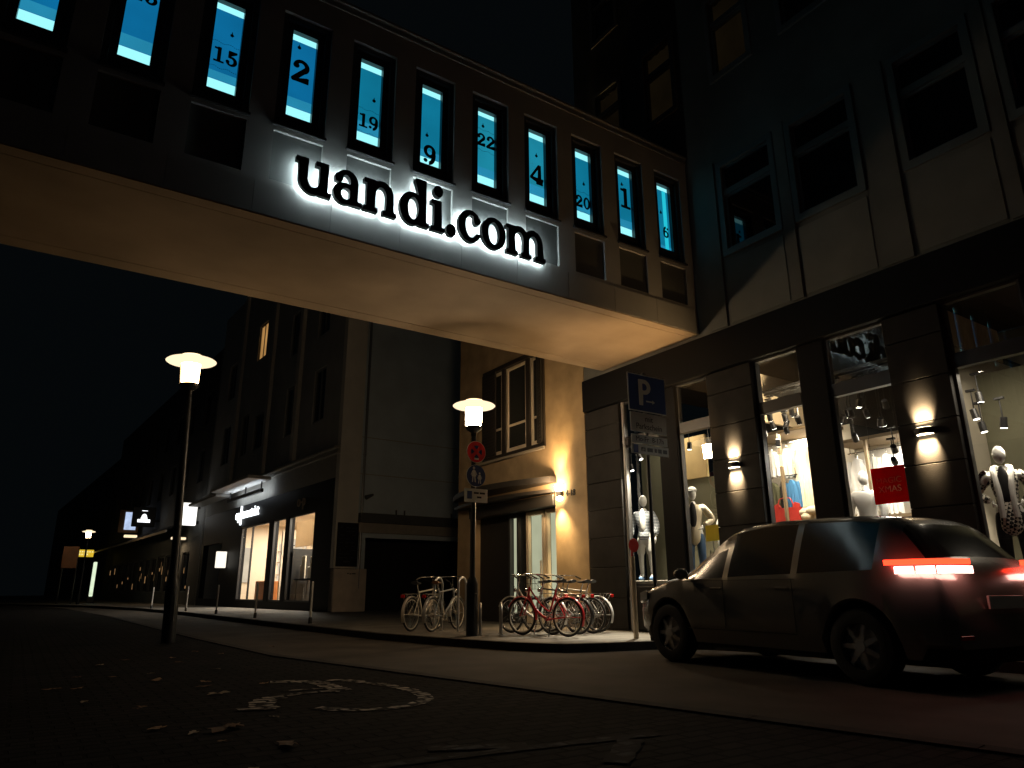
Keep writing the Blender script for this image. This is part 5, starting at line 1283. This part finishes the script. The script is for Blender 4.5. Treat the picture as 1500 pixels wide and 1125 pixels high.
def garment(label, m, x, y, z, ln, wd, flare=1.1, sleeves=True, grp='clothes hanging in the shop windows'):
    t = thing('hanging_garment', label, 'garment', (x, y, z-ln-.06), 0, grp)
    b = MB(); nu, nv = 18, 10; vs = []
    sd = random.Random(int(y*1000))
    ph = sd.uniform(0,6)
    for side in (-1, 1):
        for j in range(nv+1):
            v = j/nv; half = wd/2*((.55+.45*min(1,v*6)) if v < .17 else 1+(flare-1)*v)
            for i in range(nu+1):
                u = -1+2*i/nu; drop = .05*abs(u) if v < .2 else .02*math.sin(i*1.3+ph)*(v)
                th = .055*(1-abs(u)**3)+.012
                vs.append((x+side*th+.018*v*math.sin(i*1.5+ph), y+half*u, z-.05-drop-ln*v))
    k = (nu+1)*(nv+1)
    for sd_ in (0, k):
        b.add([], [])
    fs = []
    for s_ in (0, k):
        for j in range(nv):
            for i in range(nu): fs.append((s_+j*(nu+1)+i, s_+j*(nu+1)+i+1, s_+(j+1)*(nu+1)+i+1, s_+(j+1)*(nu+1)+i))
    for i in range(nu): fs.append((i,i+1,k+i+1,k+i)); a = nv*(nu+1); fs.append((a+i,a+i+1,k+a+i+1,k+a+i))
    for j in range(nv):
        a, c = j*(nu+1), (j+1)*(nu+1); fs.append((a,c,k+c,k+a)); fs.append((a+nu,c+nu,k+c+nu,k+a+nu))
    b.add(vs, fs); b.build('cloth', m, t, True)
    if sleeves:
        for s in (1,-1):
            c = MB(); c.tube(smooth3([(x,y+s*wd*.42,z-.10),(x,y+s*wd*.56,z-.30),(x-.01,y+s*wd*.58,z-.62)]), .052, 10, r2=.04); c.build('sleeve', m, t, True)
    h = MB(); h.tube([(x,y,z-.05),(x,y,z+.0),(x,y+.018,z+.025),(x,y+.0,z+.045),(x,y-.015,z+.03)], .004, 5); h.build('hook', chrome, t)
    return t
def rail(y0, y1, z, x, label):
    t = thing('clothes_rail', label, 'clothes rail', (x, (y0+y1)/2, z)); b = MB(); b.cyl((x,y0,z+.02),(x,y1,z+.02), .013, n=10); b.build('bar', chrome, t, True)
    b = MB()
    for y in (y0+.05,y1-.05): b.cyl((x,y,z+.03),(x,y,z+.16), .008, n=6)
    b.build('hanger_rod', chrome, t)
rail(7.95,9.55,3.70,12.9,'upper chrome clothes rail in the window with the red bag'); rail(8.7,9.55,3.02,12.85,'lower chrome clothes rail above the red bag'); rail(5.25,7.6,3.26,12.9,'chrome clothes rail holding the long white coats')
garment('white blouse hanging at the left end of the upper rail', whitec, 12.9,9.28,3.66,.55,.42)
garment('white shirt with short hem hanging second on the upper rail', whitec, 12.95,8.95,3.66,.60,.36)
garment('pale cream long coat hanging right of the blue cloth', creamc, 12.9,8.55,3.66,1.25,.40)
garment('cream coat at the right end of the upper rail', creamc, 12.92,8.20,3.66,1.15,.36)
garment('olive skirt hanging on the lower rail', olivec, 12.85,9.30,2.99,.62,.34,1.25,False)
garment('black trousers hanging beside the olive skirt', blackc, 12.85,9.05,2.99,.62,.18,1.0,False)
garment('blue shirt hanging at the right end of the lower rail', bluec, 12.85,8.84,2.99,.58,.28)
garment('long white coat at the left end of the coat rail', whitec, 12.9,7.42,3.22,1.05,.36)
garment('long grey white coat second on the coat rail', mat('grey white wool', (.5,.48,.42), .95), 12.92,7.12,3.22,1.10,.30)
garment('long white robe third on the coat rail', whitec, 12.9,6.86,3.22,1.08,.30)
garment('white jacket right of the robe on the coat rail', whitec, 12.9,6.50,3.22,.70,.42)
garment('short cream jacket behind the red poster on the coat rail', creamc, 12.9,5.95,3.22,.70,.42)
bag = thing('handbag', 'red leather bag standing on the shelf below the hanging clothes', 'handbag', (12.85,8.98,2.082))
redl = mat('red leather', (.50,.04,.03), .45, var=.2)
b = MB()
pr = [(-.32,0),(.32,0),(.29,.36),(.20,.40),(.14,.30),(-.14,.30),(-.20,.40),(-.29,.36)]
b.prism(pr, lambda u,v,d: (12.75+d,8.98+u,2.084+v), 0, .16); b.build('body', redl, bag)
b = MB(); b.tube(smooth3([(12.74,9.16,2.38),(12.73,9.10,2.56),(12.73,8.86,2.56),(12.74,8.80,2.38)]), .012, 8); b.build('handle', redl, bag, True)
fb_ = thing('folded_fur', 'fluffy cream folded fur heap at the right end of the red bag shelf', 'clothing', (12.8,8.40,2.082))
b = MB()
rnd = random.Random(5)
for q in range(9): b.ell((12.8+rnd.uniform(-.08,.08),8.40+rnd.uniform(-.2,.2),2.17+rnd.uniform(-.02,.12)),(.10,.13,.085),12,8)
b.build('fur', creamc, fb_, True)

# ------------------------------------------------------------------ posts, leaves
pale_post = mat('pale post paint', (.55,.54,.52), .5)
mp = thing('marker_post', 'pale post topped by a round red plate in front of the striped jacket mannequin', 'marker post', (8.93,9.5,0))
b = MB(); b.cyl((8.93,9.5,0),(8.93,9.5,1.36), .045, .045, 14); b.build('post', mat('cream post paint', (.62,.54,.42), .5), mp, True)
b = MB(); b.lathe([(.001,-.012),(.11,-.012),(.12,0),(.11,.012),(.001,.012)], (8.93,9.45,1.55), 30, 'y'); b.cyl((8.93,9.5,1.36),(8.93,9.5,1.45), .02, n=8); b.box(8.90,8.96,9.455,9.51,1.46,1.60); b.build('red_plate', red_s, mp)
def bollard(x, y, h, label):
    t = thing('bollard', label, 'bollard', (x,y,0), group='thin pale posts along the pavement edge')
    b = MB(); b.lathe([(.03,.14),(.03,h-.03),(.022,h),(.0001,h+.005)], (x,y,0), 12); b.build('shaft', pale_post, t, True)
    b = MB(); b.lathe([(.05,0),(.05,.13),(.032,.16)], (x,y,0), 12); b.build('foot', black_metal, t, True)
for i, (x, y) in enumerate(((6.42,24.2),(6.38,29.5),(6.3,35.0),(5.9,42.0),(6.45,19.0))):
    bollard(x, y, 1.05, ('thin pale post in front of the optician window','thin pale post second from the optician window','thin pale post far along the kerb','most distant thin pale post','thin pale post nearest the bicycles')[i])
leaf_ms = [mat('dry leaf tan', (.42,.25,.12), .8, var=.3, scale=30), mat('dry leaf brown', (.20,.10,.045), .8, var=.3, scale=30), mat('pale leaf', (.52,.42,.30), .8, var=.2, scale=30)]
def leaf_mesh(name, seed, m):
    rnd = random.Random(seed); n = 14; vs = [(0,0,.012)]; fs = []
    for k in range(n):
        a = 2*PI*k/n; r_ = (.5+.5*abs(math.cos(a*1.0)))*(1+.28*math.cos(5*a+seed))*.8
        vs.append((.06*r_*math.cos(a)*1.5, .06*r_*math.sin(a), .006+.016*rnd.random()))
    fs = [(0,1+k,1+(k+1)%n) for k in range(n)]
    me = bpy.data.meshes.new(name); me.from_pydata(vs,[],fs); me.materials.append(m); return me
lms = [leaf_mesh('fallen_leaf', k, leaf_ms[k % 3]) for k in range(6)]
def leaf(x, y, s, rz, k, label=None):
    o = bpy.data.objects.new('fallen_leaf', lms[k]); COL.objects.link(o); o.location = (x,y,.002); o.rotation_euler = (0,0,rz); o.scale = (s,s,s*.8)
    tag(o, label or 'small dry leaf lying on the dark stone setts', 'leaf', 'fallen leaves on the setts')
leaf(1.48,6.48,1.25,.4,2,'pale leaf lying left of the painted wheelchair mark'); leaf(1.22,7.78,1.3,1.2,0,'tan leaf lying beyond the wheelchair mark toward the left lamp'); leaf(.39,7.63,1.0,.2,3,'lone tan leaf at the far left of the setts')
leaf(1.17,4.84,1.7,.5,1,'large brown leaf in front of the wheelchair mark'); leaf(1.34,4.18,1.4,1.5,4,'curled brown leaf near the bay line'); leaf(1.57,7.4,.9,2.0,0,'small leaf just behind the pale leaf')
rnd = random.Random(11)
for i in range(26):
    yy = rnd.uniform(3.4, 11.5); xx = rnd.uniform(.08, .34)*yy - .1
    leaf(xx, yy, rnd.uniform(.5,1.0), rnd.uniform(0,6), rnd.randrange(6))
for o in list(bpy.data.objects):
    if o.type == 'MESH' and not o.data.polygons and not o.modifiers: print('EMPTY MESH', o.name)
